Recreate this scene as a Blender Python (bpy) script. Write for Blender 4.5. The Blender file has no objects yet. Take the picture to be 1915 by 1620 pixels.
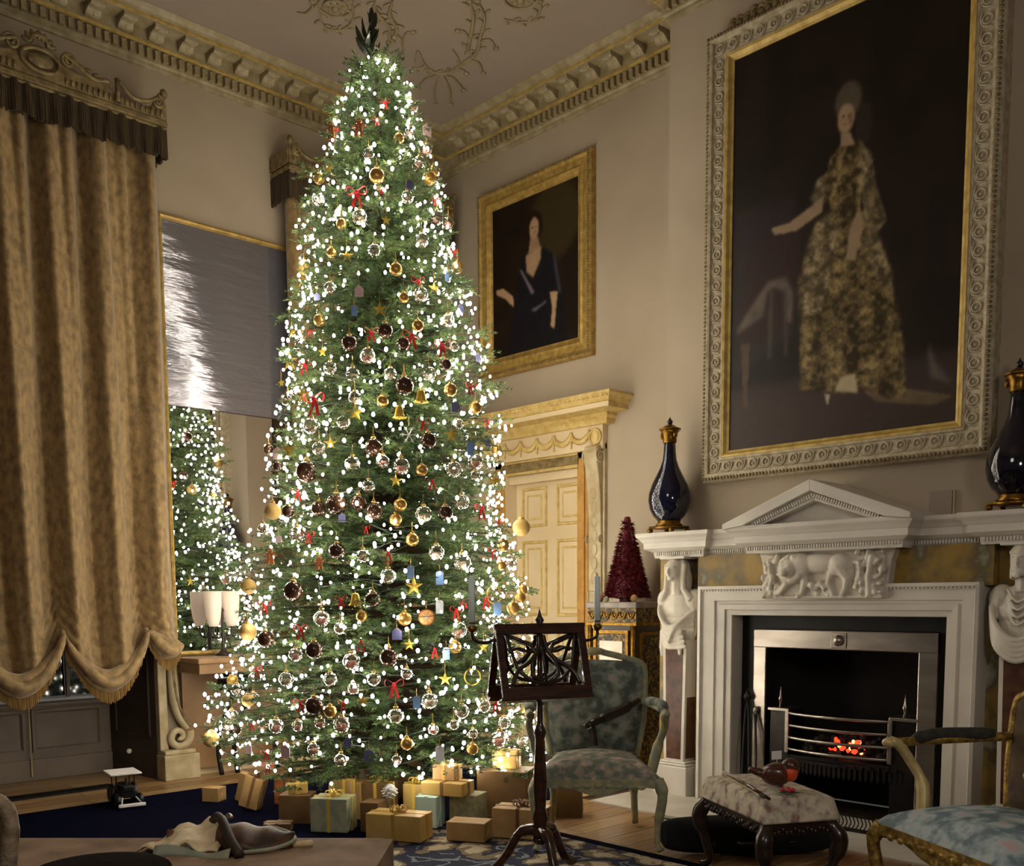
import bpy, bmesh, math, random
import numpy as np
from mathutils import Vector, Matrix, Quaternion

S = bpy.context.scene
COL = S.collection
PI = math.pi
random.seed(11)

# ---------------------------------------------------------------- camera
CAM_H = 1.2
LENS = 36 * 1854.35 / 1915.0
YAW, PITCH, ROLL = math.radians(46.369), math.radians(-5.721), math.radians(-0.3724)
cam = bpy.data.cameras.new('camera')
cam_ob = bpy.data.objects.new('camera', cam)
COL.objects.link(cam_ob)
fw = Vector((-math.sin(YAW) * math.cos(PITCH), math.cos(YAW) * math.cos(PITCH), math.sin(PITCH)))
rt0 = Vector((math.cos(YAW), math.sin(YAW), 0))
up0 = rt0.cross(fw)
rt = math.cos(ROLL) * rt0 + math.sin(ROLL) * up0
up = -math.sin(ROLL) * rt0 + math.cos(ROLL) * up0
cam_ob.matrix_world = Matrix(((rt.x, up.x, -fw.x, 0), (rt.y, up.y, -fw.y, 0), (rt.z, up.z, -fw.z, CAM_H), (0, 0, 0, 1)))
cam.sensor_width = 36
cam.sensor_fit = 'HORIZONTAL'
cam.lens = LENS
cam.shift_y = 496.08 / 1915.0
cam.clip_start = 0.05
S.camera = cam_ob

# ---------------------------------------------------------------- world, lamps, exposure
S.view_settings.view_transform = 'Standard'
S.view_settings.look = 'None'
S.view_settings.gamma = 1.0
S.view_settings.use_curve_mapping = False
S.view_settings.exposure = 0.0
S.cycles.use_light_tree = False
S.cycles.max_bounces = 6
S.cycles.diffuse_bounces = 3
S.cycles.glossy_bounces = 3
S.cycles.transmission_bounces = 3
S.cycles.transparent_max_bounces = 8
W = bpy.data.worlds.new('room_ambience')
S.world = W
W.use_nodes = True
W.node_tree.nodes['Background'].inputs[0].default_value = (1.0, 0.93, 0.85, 1)
W.node_tree.nodes['Background'].inputs[1].default_value = 0.06


def lamp(name, loc, power, col, radius):
    l = bpy.data.lights.new(name, 'POINT')
    l.energy = power
    l.color = col
    l.shadow_soft_size = radius
    o = bpy.data.objects.new(name, l)
    COL.objects.link(o)
    o.location = loc
    return o


# two unseen fill lights added: one high on the left, one to the right
lamp('fill_light_high', (-1.25, 0.25, 3.0), 62, (1.0, 0.90, 0.78), 0.45)
lamp('fill_light_right', (0.7, 1.7, 2.0), 56, (1.0, 0.92, 0.82), 0.25)
BULB_STRENGTH = 60.0

BIG = {
    'skirt': [(0.455, 0.452), (0.609, 0.478), (0.661, 0.535), (0.727, 0.64), (0.783, 0.784), (0.802, 0.923), (0.731, 0.923), (0.63, 0.886), (0.605, 0.898), (0.461, 0.884), (0.345, 0.866), (0.339, 0.732), (0.327, 0.605), (0.365, 0.523), (0.403, 0.479)],
    'over': [(0.403, 0.472), (0.462, 0.46), (0.497, 0.508), (0.482, 0.605), (0.439, 0.686), (0.344, 0.688), (0.327, 0.605), (0.365, 0.523)],
    'over2': [(0.623, 0.494), (0.674, 0.55), (0.733, 0.641), (0.718, 0.68), (0.654, 0.63), (0.613, 0.555)],
    'bodice': [(0.5, 0.306), (0.583, 0.312), (0.605, 0.388), (0.591, 0.475), (0.468, 0.454), (0.439, 0.386), (0.456, 0.333)],
    'sleeve': [(0.583, 0.312), (0.634, 0.353), (0.656, 0.425), (0.703, 0.514), (0.662, 0.542), (0.61, 0.485), (0.586, 0.385)],
    'lsleeve': [(0.451, 0.36), (0.399, 0.371), (0.374, 0.41), (0.402, 0.45), (0.454, 0.424)],
    'larm': [(0.434, 0.413), (0.388, 0.426), (0.279, 0.452), (0.194, 0.453), (0.212, 0.472), (0.315, 0.477), (0.429, 0.451)],
    'rarm': [(0.59, 0.468), (0.551, 0.51), (0.536, 0.578), (0.577, 0.587), (0.611, 0.506)],
    'face': [(0.523, 0.252), (0.559, 0.26), (0.525, 0.286)],
    'hair': [(0.536, 0.207), (0.587, 0.218), (0.538, 0.242)],
    'neck': [(0.505, 0.28), (0.544, 0.287), (0.564, 0.319), (0.501, 0.313)],
    'hood': [(0.599, 0.278), (0.636, 0.286), (0.602, 0.326)],
    'chairp': [(0.107, 0.469), (0.329, 0.485), (0.334, 0.606), (0.303, 0.698), (0.086, 0.749), (0.039, 0.681), (0.065, 0.546)],
    'drape': [(0.127, 0.616), (0.185, 0.582), (0.27, 0.579), (0.307, 0.625), (0.303, 0.698), (0.275, 0.695), (0.269, 0.619), (0.217, 0.601), (0.185, 0.608), (0.166, 0.666), (0.039, 0.697), (0.031, 0.684)],
    'tas1': [(0.192, 0.602), (0.211, 0.604), (0.209, 0.777), (0.186, 0.775)],
    'tas2': [(0.257, 0.61), (0.274, 0.613), (0.286, 0.778), (0.272, 0.777)],
    'leg': [(0.055, 0.722), (0.101, 0.727), (0.091, 0.889), (0.073, 0.888)],
    'train': [(0.63, 0.896), (0.801, 0.906), (0.985, 0.939), (0.908, 0.953), (0.682, 0.926)],
    'helm': [(0.883, 0.809), (0.914, 0.859), (0.978, 0.912), (0.893, 0.891), (0.885, 0.849)],
    'shoe': [(0.459, 0.888), (0.486, 0.89), (0.474, 0.918)],
    'frill': [(0.501, 0.884), (0.526, 0.854), (0.59, 0.85), (0.605, 0.898)],
    'floorp': [(-0.018, 0.872), (1.005, 0.902), (1.012, 1.008), (-0.014, 1.008)],
    'table': [(0.86, 0.52), (0.927, 0.525), (0.934, 0.637), (0.878, 0.642)],
    'back': [(0.014, 0.385), (0.305, 0.391), (0.318, 0.729), (0.012, 0.811)],
}
SMALL = {
    'glow': [(0.738, 0.217), (1.026, 0.279), (0.737, 0.462)],
    'hair': [(0.492, 0.217), (0.603, 0.24), (0.492, 0.321)],
    'face': [(0.504, 0.224), (0.561, 0.236), (0.503, 0.292)],
    'neck': [(0.463, 0.263), (0.55, 0.281), (0.578, 0.369), (0.433, 0.372)],
    'chest': [(0.404, 0.377), (0.587, 0.35), (0.577, 0.432), (0.49, 0.53), (0.412, 0.484)],
    'dress': [(0.394, 0.322), (0.403, 0.398), (0.461, 0.535), (0.509, 0.544), (0.587, 0.444), (0.597, 0.347), (0.718, 0.428), (0.773, 0.562), (0.828, 0.695), (0.9, 1.004), (0.659, 1.01), (0.145, 0.991), (0.251, 0.68), (0.313, 0.477)],
    'rarm': [(0.68, 0.653), (0.773, 0.665), (0.754, 0.764), (0.735, 0.896), (0.688, 0.868), (0.708, 0.757)],
    'larm': [(0.036, 0.54), (0.12, 0.533), (0.252, 0.61), (0.261, 0.687), (0.15, 0.609), (0.046, 0.569)],
    'lace': [(0.324, 0.446), (0.363, 0.465), (0.509, 0.628), (0.47, 0.637)],
    'sash': [(0.459, 0.731), (0.547, 0.719), (0.642, 0.699), (0.638, 0.714), (0.508, 0.75)],
    'shade': [(0.718, 0.418), (0.755, 0.466), (0.81, 0.681), (0.782, 0.676), (0.737, 0.524)],
}
CEIL = {
    'st1': [(-5.231, 3.874), (-5.307, 3.919), (-5.35, 4.003), (-5.413, 4.115), (-5.548, 4.205)],
    'st2': [(-5.161, 3.949), (-5.29, 4.024), (-5.382, 4.148), (-5.471, 4.193)],
    'arcL': [(-5.687, 4.51), (-5.642, 4.585), (-5.612, 4.697), (-5.525, 4.737), (-5.391, 4.724), (-5.242, 4.706), (-5.075, 4.594), (-4.907, 4.479), (-4.806, 4.33)],
    'arcin': [(-5.261, 4.66), (-5.161, 4.573), (-5.113, 4.483), (-5.135, 4.448)],
    'arcin2': [(-5.6, 4.371), (-5.486, 4.272), (-5.377, 4.223), (-5.34, 4.251)],
    'curl1': [(-5.216, 4.683), (-5.117, 4.644), (-5.068, 4.673), (-5.115, 4.767)],
    'curl2': [(-5.411, 4.728), (-5.339, 4.754), (-5.333, 4.812), (-5.407, 4.918)],
    'curl3': [(-5.505, 4.746), (-5.472, 4.781), (-5.487, 4.832)],
    'fork1': [(-5.627, 4.709), (-5.595, 4.784), (-5.626, 4.875), (-5.672, 4.968)],
    'fork2': [(-5.627, 4.709), (-5.737, 4.673), (-5.867, 4.701)],
    'fork3': [(-5.655, 4.72), (-5.816, 4.813), (-5.966, 4.949)],
    'fork4': [(-5.628, 4.748), (-5.741, 4.894), (-5.892, 5.028)],
    'arch1': [(-5.618, 4.48), (-5.496, 4.408), (-5.579, 4.522), (-5.63, 4.624)],
    'arch2': [(-5.324, 4.568), (-5.39, 4.673), (-5.485, 4.754)],
    'arch3': [(-5.306, 4.662), (-5.186, 4.594), (-4.955, 4.427), (-4.841, 4.292)],
    'rosL': [(-5.463, 3.625), (-5.613, 3.721), (-5.68, 3.806), (-5.67, 3.863), (-5.614, 3.9), (-5.513, 3.895), (-5.395, 3.824), (-5.335, 3.762)],
    'rosLs': [(-5.659, 3.584), (-5.64, 3.627), (-5.56, 3.627), (-5.498, 3.588)],
    'rosR': [(-4.834, 4.579), (-4.795, 4.665), (-4.718, 4.725), (-4.604, 4.673), (-4.543, 4.611)],
    'rosLc': [(-5.447, 3.726)],
    'rosRc': [(-4.604, 4.504)],
}
ORN = [
    ('d', 0.326, -0.452, 2.537, 0.039), ('r', 0.407, -0.398, 2.468, 0.039), ('d', 0.536, -0.265, 2.314, 0.045), ('d', 0.623, -0.183, 2.032, 0.039), ('d', 0.492, -0.434, 1.988, 0.042),
    ('d', 0.201, -0.647, 1.873, 0.051), ('d', 0.502, -0.241, 2.539, 0.031), ('c', 0.04, -0.552, 2.559, 0.037), ('c', 0.191, -0.604, 2.114, 0.04), ('c', 0.36, -0.52, 2.121, 0.034),
    ('c', 0.388, -0.469, 2.249, 0.031), ('c', 0.363, -0.461, 2.373, 0.036), ('b', 0.576, -0.188, 2.266, 0.037), ('b', 0.543, -0.305, 2.174, 0.036), ('s', 0.399, -0.478, 2.17, 0.047),
    ('s', -0.084, -0.557, 2.501, 0.05), ('s', 0.04, -0.652, 2.006, 0.049), ('s', 0.099, -0.594, 2.289, 0.043), ('f', 0.582, -0.275, 2.057, 0.042), ('s', 0.64, -0.038, 2.075, 0.04),
    ('g', 0.635, -0.238, 1.873, 0.028), ('r', 0.532, -0.407, 1.913, 0.033), ('r', 0.586, -0.334, 1.889, 0.042), ('c', 0.672, -0.057, 1.888, 0.04), ('r', 0.654, 0.116, 1.947, 0.038),
    ('B', 0.645, 0.09, 2.017, 0.038), ('R', 0.661, -0.192, 1.822, 0.034), ('R', 0.513, -0.192, 2.59, 0.048), ('R', 0.553, -0.02, 2.561, 0.043), ('R', 0.181, -0.58, 2.259, 0.057),
    ('R', 0.402, -0.368, 2.602, 0.034), ('R', 0.073, -0.565, 2.464, 0.037), ('R', 0.563, 0.167, 2.373, 0.033), ('c', 0.427, -0.519, 1.9, 0.039), ('d', 0.392, -0.597, 1.693, 0.05),
    ('d', 0.483, -0.526, 1.696, 0.039), ('d', 0.543, -0.476, 1.654, 0.041), ('c', 0.675, -0.264, 1.64, 0.042), ('d', 0.307, -0.649, 1.674, 0.036), ('g', 0.615, -0.364, 1.688, 0.031),
    ('d', -0.057, -0.666, 1.925, 0.023), ('d', -0.311, -0.566, 2.054, 0.027), ('N', 0.612, 0.015, 2.234, 0.035), ('P', -0.08, -0.65, 2, 0.038), ('c', -0.04, -0.601, 2.288, 0.035),
    ('d', 0.572, -0.016, 2.455, 0.029), ('d', 0.239, -0.768, 1.247, 0.048), ('d', 0.09, -0.851, 0.995, 0.04), ('d', 0.406, -0.761, 0.945, 0.041), ('d', 0.697, -0.515, 0.909, 0.044),
    ('r', 0.574, -0.654, 0.889, 0.041), ('d', 0.608, -0.541, 1.2, 0.038), ('o', 0.766, -0.327, 1.108, 0.039), ('c', 0.638, -0.465, 1.32, 0.038), ('c', 0.77, -0.089, 1.394, 0.042),
    ('c', 0.73, -0.227, 1.443, 0.039), ('d', 0.431, -0.629, 1.451, 0.039), ('t', -0.227, -0.765, 1.278, 0.039), ('t', -0.113, -0.841, 1.03, 0.044), ('r', 0.308, -0.808, 0.921, 0.033),
    ('d', 0.436, -0.788, 0.662, 0.044), ('r', 0.566, -0.715, 0.572, 0.041), ('r', 0.232, -0.886, 0.55, 0.036), ('r', 0.361, -0.84, 0.558, 0.028), ('c', 0.747, -0.515, 0.613, 0.038),
    ('c', 0.821, -0.361, 0.684, 0.041), ('h', 0.875, -0.118, 0.794, 0.042), ('r', 0.922, 0.027, 0.454, 0.043), ('r', 0.829, -0.171, 1.038, 0.042), ('r', 0.418, -0.721, 1.106, 0.039),
    ('h', 0.803, 0.106, 1.222, 0.044), ('s', 0.713, -0.362, 1.267, 0.047), ('g', 0.716, -0.427, 1.103, 0.033), ('B', 0.694, -0.366, 1.344, 0.033), ('B', 0.758, -0.23, 1.312, 0.036),
    ('W', 0.782, -0.253, 1.162, 0.036), ('N', 0.708, -0.47, 1.028, 0.036), ('B', 0.828, -0.252, 0.921, 0.033), ('B', 0.794, -0.42, 0.678, 0.033), ('N', 0.663, -0.623, 0.415, 0.038),
    ('W', 0.849, -0.321, 0.407, 0.042), ('P', 0.28, -0.868, 0.421, 0.039), ('g', 0.837, -0.201, 0.953, 0.031), ('b', 0.547, -0.603, 1.201, 0.036), ('R', 0.361, -0.823, 0.678, 0.036),
    ('R', 0.726, -0.507, 0.773, 0.046), ('R', 0.598, -0.612, 0.989, 0.035), ('R', 0.029, -0.876, 0.837, 0.034), ('R', 0.136, -0.895, 0.4, 0.026), ('R', 0.113, -0.875, 0.323, 0.026),
    ('R', 0.805, -0.308, 0.948, 0.033), ('R', 0.62, -0.449, 1.441, 0.036), ('R', 0.317, -0.781, 1.056, 0.039), ('R', 0.809, -0.163, 1.144, 0.036), ('R', 0.902, 0.02, 0.652, 0.04),
    ('G', 0.358, -0.687, 1.392, 0.036), ('G', 0.014, -0.767, 1.435, 0.043), ('B', 0.816, 0.116, 1.149, 0.038), ('g', 0.78, 0.267, 1.148, 0.033), ('t', -0.419, -0.919, 0.419, 0.043),
    ('R', 0.813, 0.038, 1.202, 0.037), ('R', 0.805, -0.111, 1.205, 0.034), ('G', -0.063, -0.271, 3.784, 0.044), ('G', 0.161, -0.247, 3.732, 0.046), ('P', 0.2, 0.184, 3.845, 0.039),
    ('R', 0.22, -0.312, 3.367, 0.051), ('P', 0.326, -0.386, 2.818, 0.034), ('c', 0.26, -0.323, 3.222, 0.037), ('g', 0.282, -0.226, 3.454, 0.037), ('r', 0.389, 0.089, 3.289, 0.035),
    ('c', 0.433, -0.053, 3.126, 0.035), ('g', 0.424, -0.22, 2.94, 0.031), ('d', 0.446, -0.313, 2.603, 0.037), ('R', 0.474, -0.116, 2.895, 0.034), ('c', 0.493, -0.114, 2.817, 0.037),
    ('s', 0.414, -0.322, 2.717, 0.037), ('t', 0.552, 0.553, 1.617, 0.047), ('t', -0.03, -0.716, 1.679, 0.041), ('d', 0.113, -0.71, 1.67, 0.031), ('R', 0.705, 0.11, 1.695, 0.041),
    ('s', 0.635, -0.633, 0.691, 0.033), ('c', 0.496, -0.73, 0.799, 0.033), ('s', 0.862, -0.028, 0.947, 0.031), ('t', -0.025, -0.9, 0.665, 0.032), ('g', 0.144, -0.511, 2.682, 0.029),
    ('c', 0.525, 0.043, 2.707, 0.032), ('c', 0.569, -0.129, 2.391, 0.034), ('c', 0.252, -0.522, 2.413, 0.034), ('c', 0.709, -0.035, 1.715, 0.037), ('s', 0.584, -0.366, 1.813, 0.033),
    ('c', 0.205, -0.716, 1.544, 0.037), ('c', 0.54, -0.547, 1.425, 0.033), ('R', 0.742, 0.164, 1.464, 0.032), ('R', 0.489, -0.649, 1.206, 0.03), ('c', 0.266, -0.841, 0.793, 0.036),
    ('c', 0.883, -0.202, 0.62, 0.036), ('g', 0.79, -0.483, 0.471, 0.03), ('c', 0.551, -0.713, 0.388, 0.033), ('g', 0.899, -0.144, 0.418, 0.028), ('c', 0.842, 0.226, 0.878, 0.038),
    ('r', 0.444, -0.803, 0.442, 0.03), ('P', -0.03, -0.906, 0.404, 0.032), ('c', -0.241, -0.883, 0.559, 0.036), ('g', 0.868, 0.281, 0.579, 0.033), ('s', 0.238, -0.395, 3.014, 0.034),
    ('c', 0.345, -0.298, 3.037, 0.031), ('g', 0.175, -0.381, 3.197, 0.026), ('c', 0.371, -0.099, 3.352, 0.032), ('c', 0.234, -0.24, 3.574, 0.029), ('g', 0.298, -0.089, 3.68, 0.026),
    ('R', 0.215, -0.113, 3.893, 0.026), ('g', 0.515, -0.153, 2.645, 0.028), ('c', 0.182, -0.464, 2.848, 0.031), ('s', 0.493, -0.022, 2.869, 0.032), ('c', 0.257, -0.604, 1.99, 0.034),
    ('c', 0.492, -0.319, 2.376, 0.031), ('g', 0.596, -0.005, 2.321, 0.032), ('R', 0.6, -0.195, 2.13, 0.031), ('s', 0.311, -0.573, 2.014, 0.034), ('c', 0.505, -0.479, 1.784, 0.033),
    ('R', 0.159, -0.68, 1.771, 0.031), ('s', 0.62, 0.281, 1.859, 0.036), ('d', 0.707, -0.146, 1.652, 0.037), ('g', 0.672, -0.335, 1.508, 0.031), ('R', 0.273, -0.693, 1.541, 0.031),
    ('c', 0.699, 0.325, 1.411, 0.036), ('R', 0.032, -0.818, 1.181, 0.034), ('g', 0.512, -0.745, 0.636, 0.03), ('c', 0.662, -0.582, 0.799, 0.033), ('c', 0.901, -0.068, 0.639, 0.034),
    ('s', 0.841, -0.272, 0.79, 0.033), ('c', 0.755, -0.449, 0.823, 0.03), ('c', -0.185, -0.875, 0.712, 0.032),
]
# ---------------------------------------------------------------- helpers


def lin(r, g, b):
    def f(c):
        c = c / 255.0
        return c / 12.92 if c <= 0.04045 else ((c + 0.055) / 1.055) ** 2.4
    return (f(r), f(g), f(b), 1.0)


MATS = {}


def M(name, col, rough=0.5, metal=0.0, col2=None, scale=8.0, bump=0.0, bscale=None, stretch=(1, 1, 1),
      detail=5.0, spec=0.5, emit=None, trans=0.0, coat=0.0, sheen=0.0, lo=0.35, hi=0.65, col3=None, ior=1.45):
    m = bpy.data.materials.new(name)
    m.use_nodes = True
    nt = m.node_tree
    b = nt.nodes['Principled BSDF']
    b.inputs['Base Color'].default_value = lin(*col)
    b.inputs['Roughness'].default_value = rough
    b.inputs['Metallic'].default_value = metal
    b.inputs['Specular IOR Level'].default_value = spec
    b.inputs['Transmission Weight'].default_value = trans
    b.inputs['Coat Weight'].default_value = coat
    b.inputs['Sheen Weight'].default_value = sheen
    b.inputs['IOR'].default_value = ior
    if emit:
        b.inputs['Emission Color'].default_value = lin(*emit[0])
        b.inputs['Emission Strength'].default_value = emit[1]
    if col2 or bump:
        tc = nt.nodes.new('ShaderNodeTexCoord')
        mp = nt.nodes.new('ShaderNodeMapping')
        mp.inputs['Scale'].default_value = stretch
        nt.links.new(tc.outputs['Object'], mp.inputs[0])
        nz = nt.nodes.new('ShaderNodeTexNoise')
        nz.inputs['Scale'].default_value = scale
        nz.inputs['Detail'].default_value = detail
        nt.links.new(mp.outputs[0], nz.inputs['Vector'])
        if col2:
            cr = nt.nodes.new('ShaderNodeValToRGB')
            cr.color_ramp.elements[0].position = lo
            cr.color_ramp.elements[0].color = lin(*col)
            cr.color_ramp.elements[1].position = hi
            cr.color_ramp.elements[1].color = lin(*col2)
            if col3:
                e = cr.color_ramp.elements.new(min(0.98, hi + 0.12))
                e.color = lin(*col3)
            nt.links.new(nz.outputs['Fac'], cr.inputs[0])
            nt.links.new(cr.outputs[0], b.inputs['Base Color'])
        if bump:
            n2 = nz
            if bscale:
                n2 = nt.nodes.new('ShaderNodeTexNoise')
                n2.inputs['Scale'].default_value = bscale
                n2.inputs['Detail'].default_value = detail
                nt.links.new(mp.outputs[0], n2.inputs['Vector'])
            bp = nt.nodes.new('ShaderNodeBump')
            bp.inputs['Strength'].default_value = bump
            bp.inputs['Distance'].default_value = 0.01
            nt.links.new(n2.outputs['Fac'], bp.inputs['Height'])
            nt.links.new(bp.outputs[0], b.inputs['Normal'])
    MATS[name] = m
    return m


def vcol_mat(name, rough=0.5, spec=0.3, bump=0.0):
    m = M(name, (128, 128, 128), rough, spec=spec, bump=bump, scale=300)
    nt = m.node_tree
    a = nt.nodes.new('ShaderNodeVertexColor')
    a.layer_name = 'paint'
    nt.links.new(a.outputs[0], nt.nodes['Principled BSDF'].inputs['Base Color'])
    return m


def rot_to(d):
    return Vector((0, 0, 1)).rotation_difference(Vector(d)).to_matrix()


class MB:
    """collects shapes, then links them as one mesh object"""

    def __init__(self):
        self.v = []
        self.f = []

    def add(self, vs, fs):
        o = len(self.v)
        self.v.extend(tuple(p) for p in vs)
        self.f.extend(tuple(i + o for i in f) for f in fs)
        return self

    def box(self, x0, x1, y0, y1, z0, z1):
        vs = [(x, y, z) for z in (z0, z1) for y in (y0, y1) for x in (x0, x1)]
        return self.add(vs, [(0, 2, 3, 1), (4, 5, 7, 6), (0, 1, 5, 4), (2, 6, 7, 3), (0, 4, 6, 2), (1, 3, 7, 5)])

    def obox(self, c, size, R=None):
        R = R or Matrix.Identity(3)
        c = Vector(c)
        hx, hy, hz = size[0] / 2, size[1] / 2, size[2] / 2
        vs = [c + R @ Vector((x, y, z)) for z in (-hz, hz) for y in (-hy, hy) for x in (-hx, hx)]
        return self.add(vs, [(0, 2, 3, 1), (4, 5, 7, 6), (0, 1, 5, 4), (2, 6, 7, 3), (0, 4, 6, 2), (1, 3, 7, 5)])

    def tube(self, pts, r, n=8, closed=False, flat=1.0):
        pts = [Vector(p) for p in pts]
        k = len(pts)
        rs = r if isinstance(r, (list, tuple)) else [r] * k
        vs = []
        prev = None
        for i, p in enumerate(pts):
            if closed:
                t = pts[(i + 1) % k] - pts[i - 1]
            else:
                t = pts[min(i + 1, k - 1)] - pts[max(i - 1, 0)]
            t = t.normalized() if t.length > 1e-9 else Vector((0, 0, 1))
            if prev is None:
                a = Vector((0, 0, 1)) if abs(t.z) < 0.9 else Vector((1, 0, 0))
                u = t.cross(a).normalized()
            else:
                u = (prev - t * prev.dot(t))
                u = u.normalized() if u.length > 1e-6 else t.orthogonal().normalized()
            prev = u
            w = t.cross(u)
            for j in range(n):
                a = 2 * PI * j / n
                vs.append(p + u * math.cos(a) * rs[i] + w * math.sin(a) * rs[i] * flat)
        fs = []
        m = k if closed else k - 1
        for i in range(m):
            for j in range(n):
                a, b = i * n + j, i * n + (j + 1) % n
                c, d = ((i + 1) % k) * n + (j + 1) % n, ((i + 1) % k) * n + j
                fs.append((a, b, c, d))
        if not closed:
            fs.append(tuple(range(n - 1, -1, -1)))
            fs.append(tuple((k - 1) * n + j for j in range(n)))
        return self.add(vs, fs)

    def lathe(self, prof, n=20, c=(0, 0, 0), R=None, ang=2 * PI):
        c = Vector(c)
        full = abs(ang - 2 * PI) < 1e-6
        cols = n if full else n + 1
        vs = []
        for r, z in prof:
            for j in range(cols):
                a = ang * j / n
                p = Vector((r * math.cos(a), r * math.sin(a), z))
                vs.append(c + (R @ p if R else p))
        fs = []
        for i in range(len(prof) - 1):
            for j in range(n):
                a = i * cols + j
                b = i * cols + (j + 1) % cols
                fs.append((a, b, b + cols, a + cols))
        if full:
            if prof[0][0] > 1e-6:
                fs.append(tuple(range(n - 1, -1, -1)))
            if prof[-1][0] > 1e-6:
                fs.append(tuple((len(prof) - 1) * cols + j for j in range(n)))
        return self.add(vs, fs)

    def ell(self, c, r, nu=14, nv=8, R=None):
        prof = []
        c = Vector(c)
        vs, fs = [], []
        vs.append((0, 0, -1))
        for i in range(1, nv):
            t = PI * i / nv
            for j in range(nu):
                a = 2 * PI * j / nu
                vs.append((math.sin(t) * math.cos(a), math.sin(t) * math.sin(a), -math.cos(t)))
        vs.append((0, 0, 1))
        for j in range(nu):
            fs.append((0, 1 + (j + 1) % nu, 1 + j))
        for i in range(nv - 2):
            for j in range(nu):
                a, b = 1 + i * nu + j, 1 + i * nu + (j + 1) % nu
                fs.append((a, b, b + nu, a + nu))
        L = len(vs) - 1
        for j in range(nu):
            fs.append((L, 1 + (nv - 2) * nu + j, 1 + (nv - 2) * nu + (j + 1) % nu))
        out = []
        for p in vs:
            q = Vector((p[0] * r[0], p[1] * r[1], p[2] * r[2]))
            out.append(c + (R @ q if R else q))
        return self.add(out, fs)

    def prism(self, poly, fn, d0, d1):
        """poly in a plane, fn(a, b, d) -> xyz, extruded from d0 to d1"""
        n = len(poly)
        vs = [fn(a, b, d0) for a, b in poly] + [fn(a, b, d1) for a, b in poly]
        fs = [tuple(range(n - 1, -1, -1)), tuple(range(n, 2 * n))]
        for i in range(n):
            j = (i + 1) % n
            fs.append((i, j, n + j, n + i))
        return self.add(vs, fs)

    def grid(self, fn, nu, nv):
        vs = [fn(i / nu, j / nv) for j in range(nv + 1) for i in range(nu + 1)]
        fs = []
        for j in range(nv):
            for i in range(nu):
                a = j * (nu + 1) + i
                fs.append((a, a + 1, a + nu + 2, a + nu + 1))
        return self.add(vs, fs)

    def rectloops(self, x0, x1, z0, z1, prof):
        """nested rectangles in the xz plane; prof = [(inset, y)]"""
        vs, fs = [], []
        for d, y in prof:
            vs += [(x0 + d, y, z0 + d), (x1 - d, y, z0 + d), (x1 - d, y, z1 - d), (x0 + d, y, z1 - d)]
        for i in range(len(prof) - 1):
            for j in range(4):
                k = (j + 1) % 4
                fs.append((i * 4 + j, i * 4 + k, i * 4 + 4 + k, i * 4 + 4 + j))
        return self.add(vs, fs)

    def mesh(self, name, mat, smooth=False):
        me = bpy.data.meshes.new(name)
        me.from_pydata(self.v, [], self.f)
        bm = bmesh.new()
        bm.from_mesh(me)
        bmesh.ops.recalc_face_normals(bm, faces=bm.faces)
        bm.to_mesh(me)
        bm.free()
        if smooth:
            me.polygons.foreach_set('use_smooth', [True] * len(me.polygons))
        if mat:
            me.materials.append(MATS[mat])
        return me

    def build(self, name, mat, parent=None, smooth=False, bevel=0.0, seg=2):
        me = self.mesh(name, mat, smooth)
        o = bpy.data.objects.new(name, me)
        COL.objects.link(o)
        if parent:
            o.parent = parent
        if bevel:
            b = o.modifiers.new('edge', 'BEVEL')
            b.width = bevel
            b.segments = seg
            b.limit_method = 'ANGLE'
            b.angle_limit = math.radians(40)
        return o


def link(me, name, parent=None, loc=(0, 0, 0), rz=0.0, rot=None, sc=None):
    o = bpy.data.objects.new(name, me)
    COL.objects.link(o)
    if parent:
        o.parent = parent
    o.location = loc
    o.rotation_euler = rot or (0, 0, rz)
    if sc:
        o.scale = sc
    return o


def tag(o, label=None, cat=None, group=None, kind=None):
    if label:
        o['label'] = label
    if cat:
        o['category'] = cat
    if group:
        o['group'] = group
    if kind:
        o['kind'] = kind
    return o


def thing(name, label, cat, loc=(0, 0, 0), rz=0.0, group=None):
    o = bpy.data.objects.new(name, None)
    o.empty_display_size = 0.1
    COL.objects.link(o)
    o.location = loc
    o.rotation_euler = (0, 0, rz)
    return tag(o, label, cat, group)


def copy_tree(o, parent=None):
    c = o.copy()
    COL.objects.link(c)
    c.parent = parent
    for ch in o.children:
        copy_tree(ch, c)
    return c


def blob(name, prims, voxel, mat, parent, smooth=4, fac=0.5):
    """ellipsoids and tubes fused to one continuous carved surface"""
    b = MB()
    for p in prims:
        if p[0] == 'e':
            b.ell(p[1], p[2], 16, 10, p[3] if len(p) > 3 else None)
        elif p[0] == 't':
            b.tube(p[1], p[2], 8)
        elif p[0] == 'b':
            b.box(*p[1])
    me = b.mesh(name, mat)
    o = bpy.data.objects.new(name, me)
    COL.objects.link(o)
    r = o.modifiers.new('fuse', 'REMESH')
    r.mode = 'VOXEL'
    r.voxel_size = voxel
    s = o.modifiers.new('soft', 'SMOOTH')
    s.iterations = smooth
    s.factor = fac
    dg = bpy.context.evaluated_depsgraph_get()
    me2 = bpy.data.meshes.new_from_object(o.evaluated_get(dg))
    me2.name = name
    o.modifiers.clear()
    o.data = me2
    bpy.data.meshes.remove(me)
    if not me2.materials:
        me2.materials.append(MATS[mat])
    me2.polygons.foreach_set('use_smooth', [True] * len(me2.polygons))
    if parent:
        o.parent = parent
    return o


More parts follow.
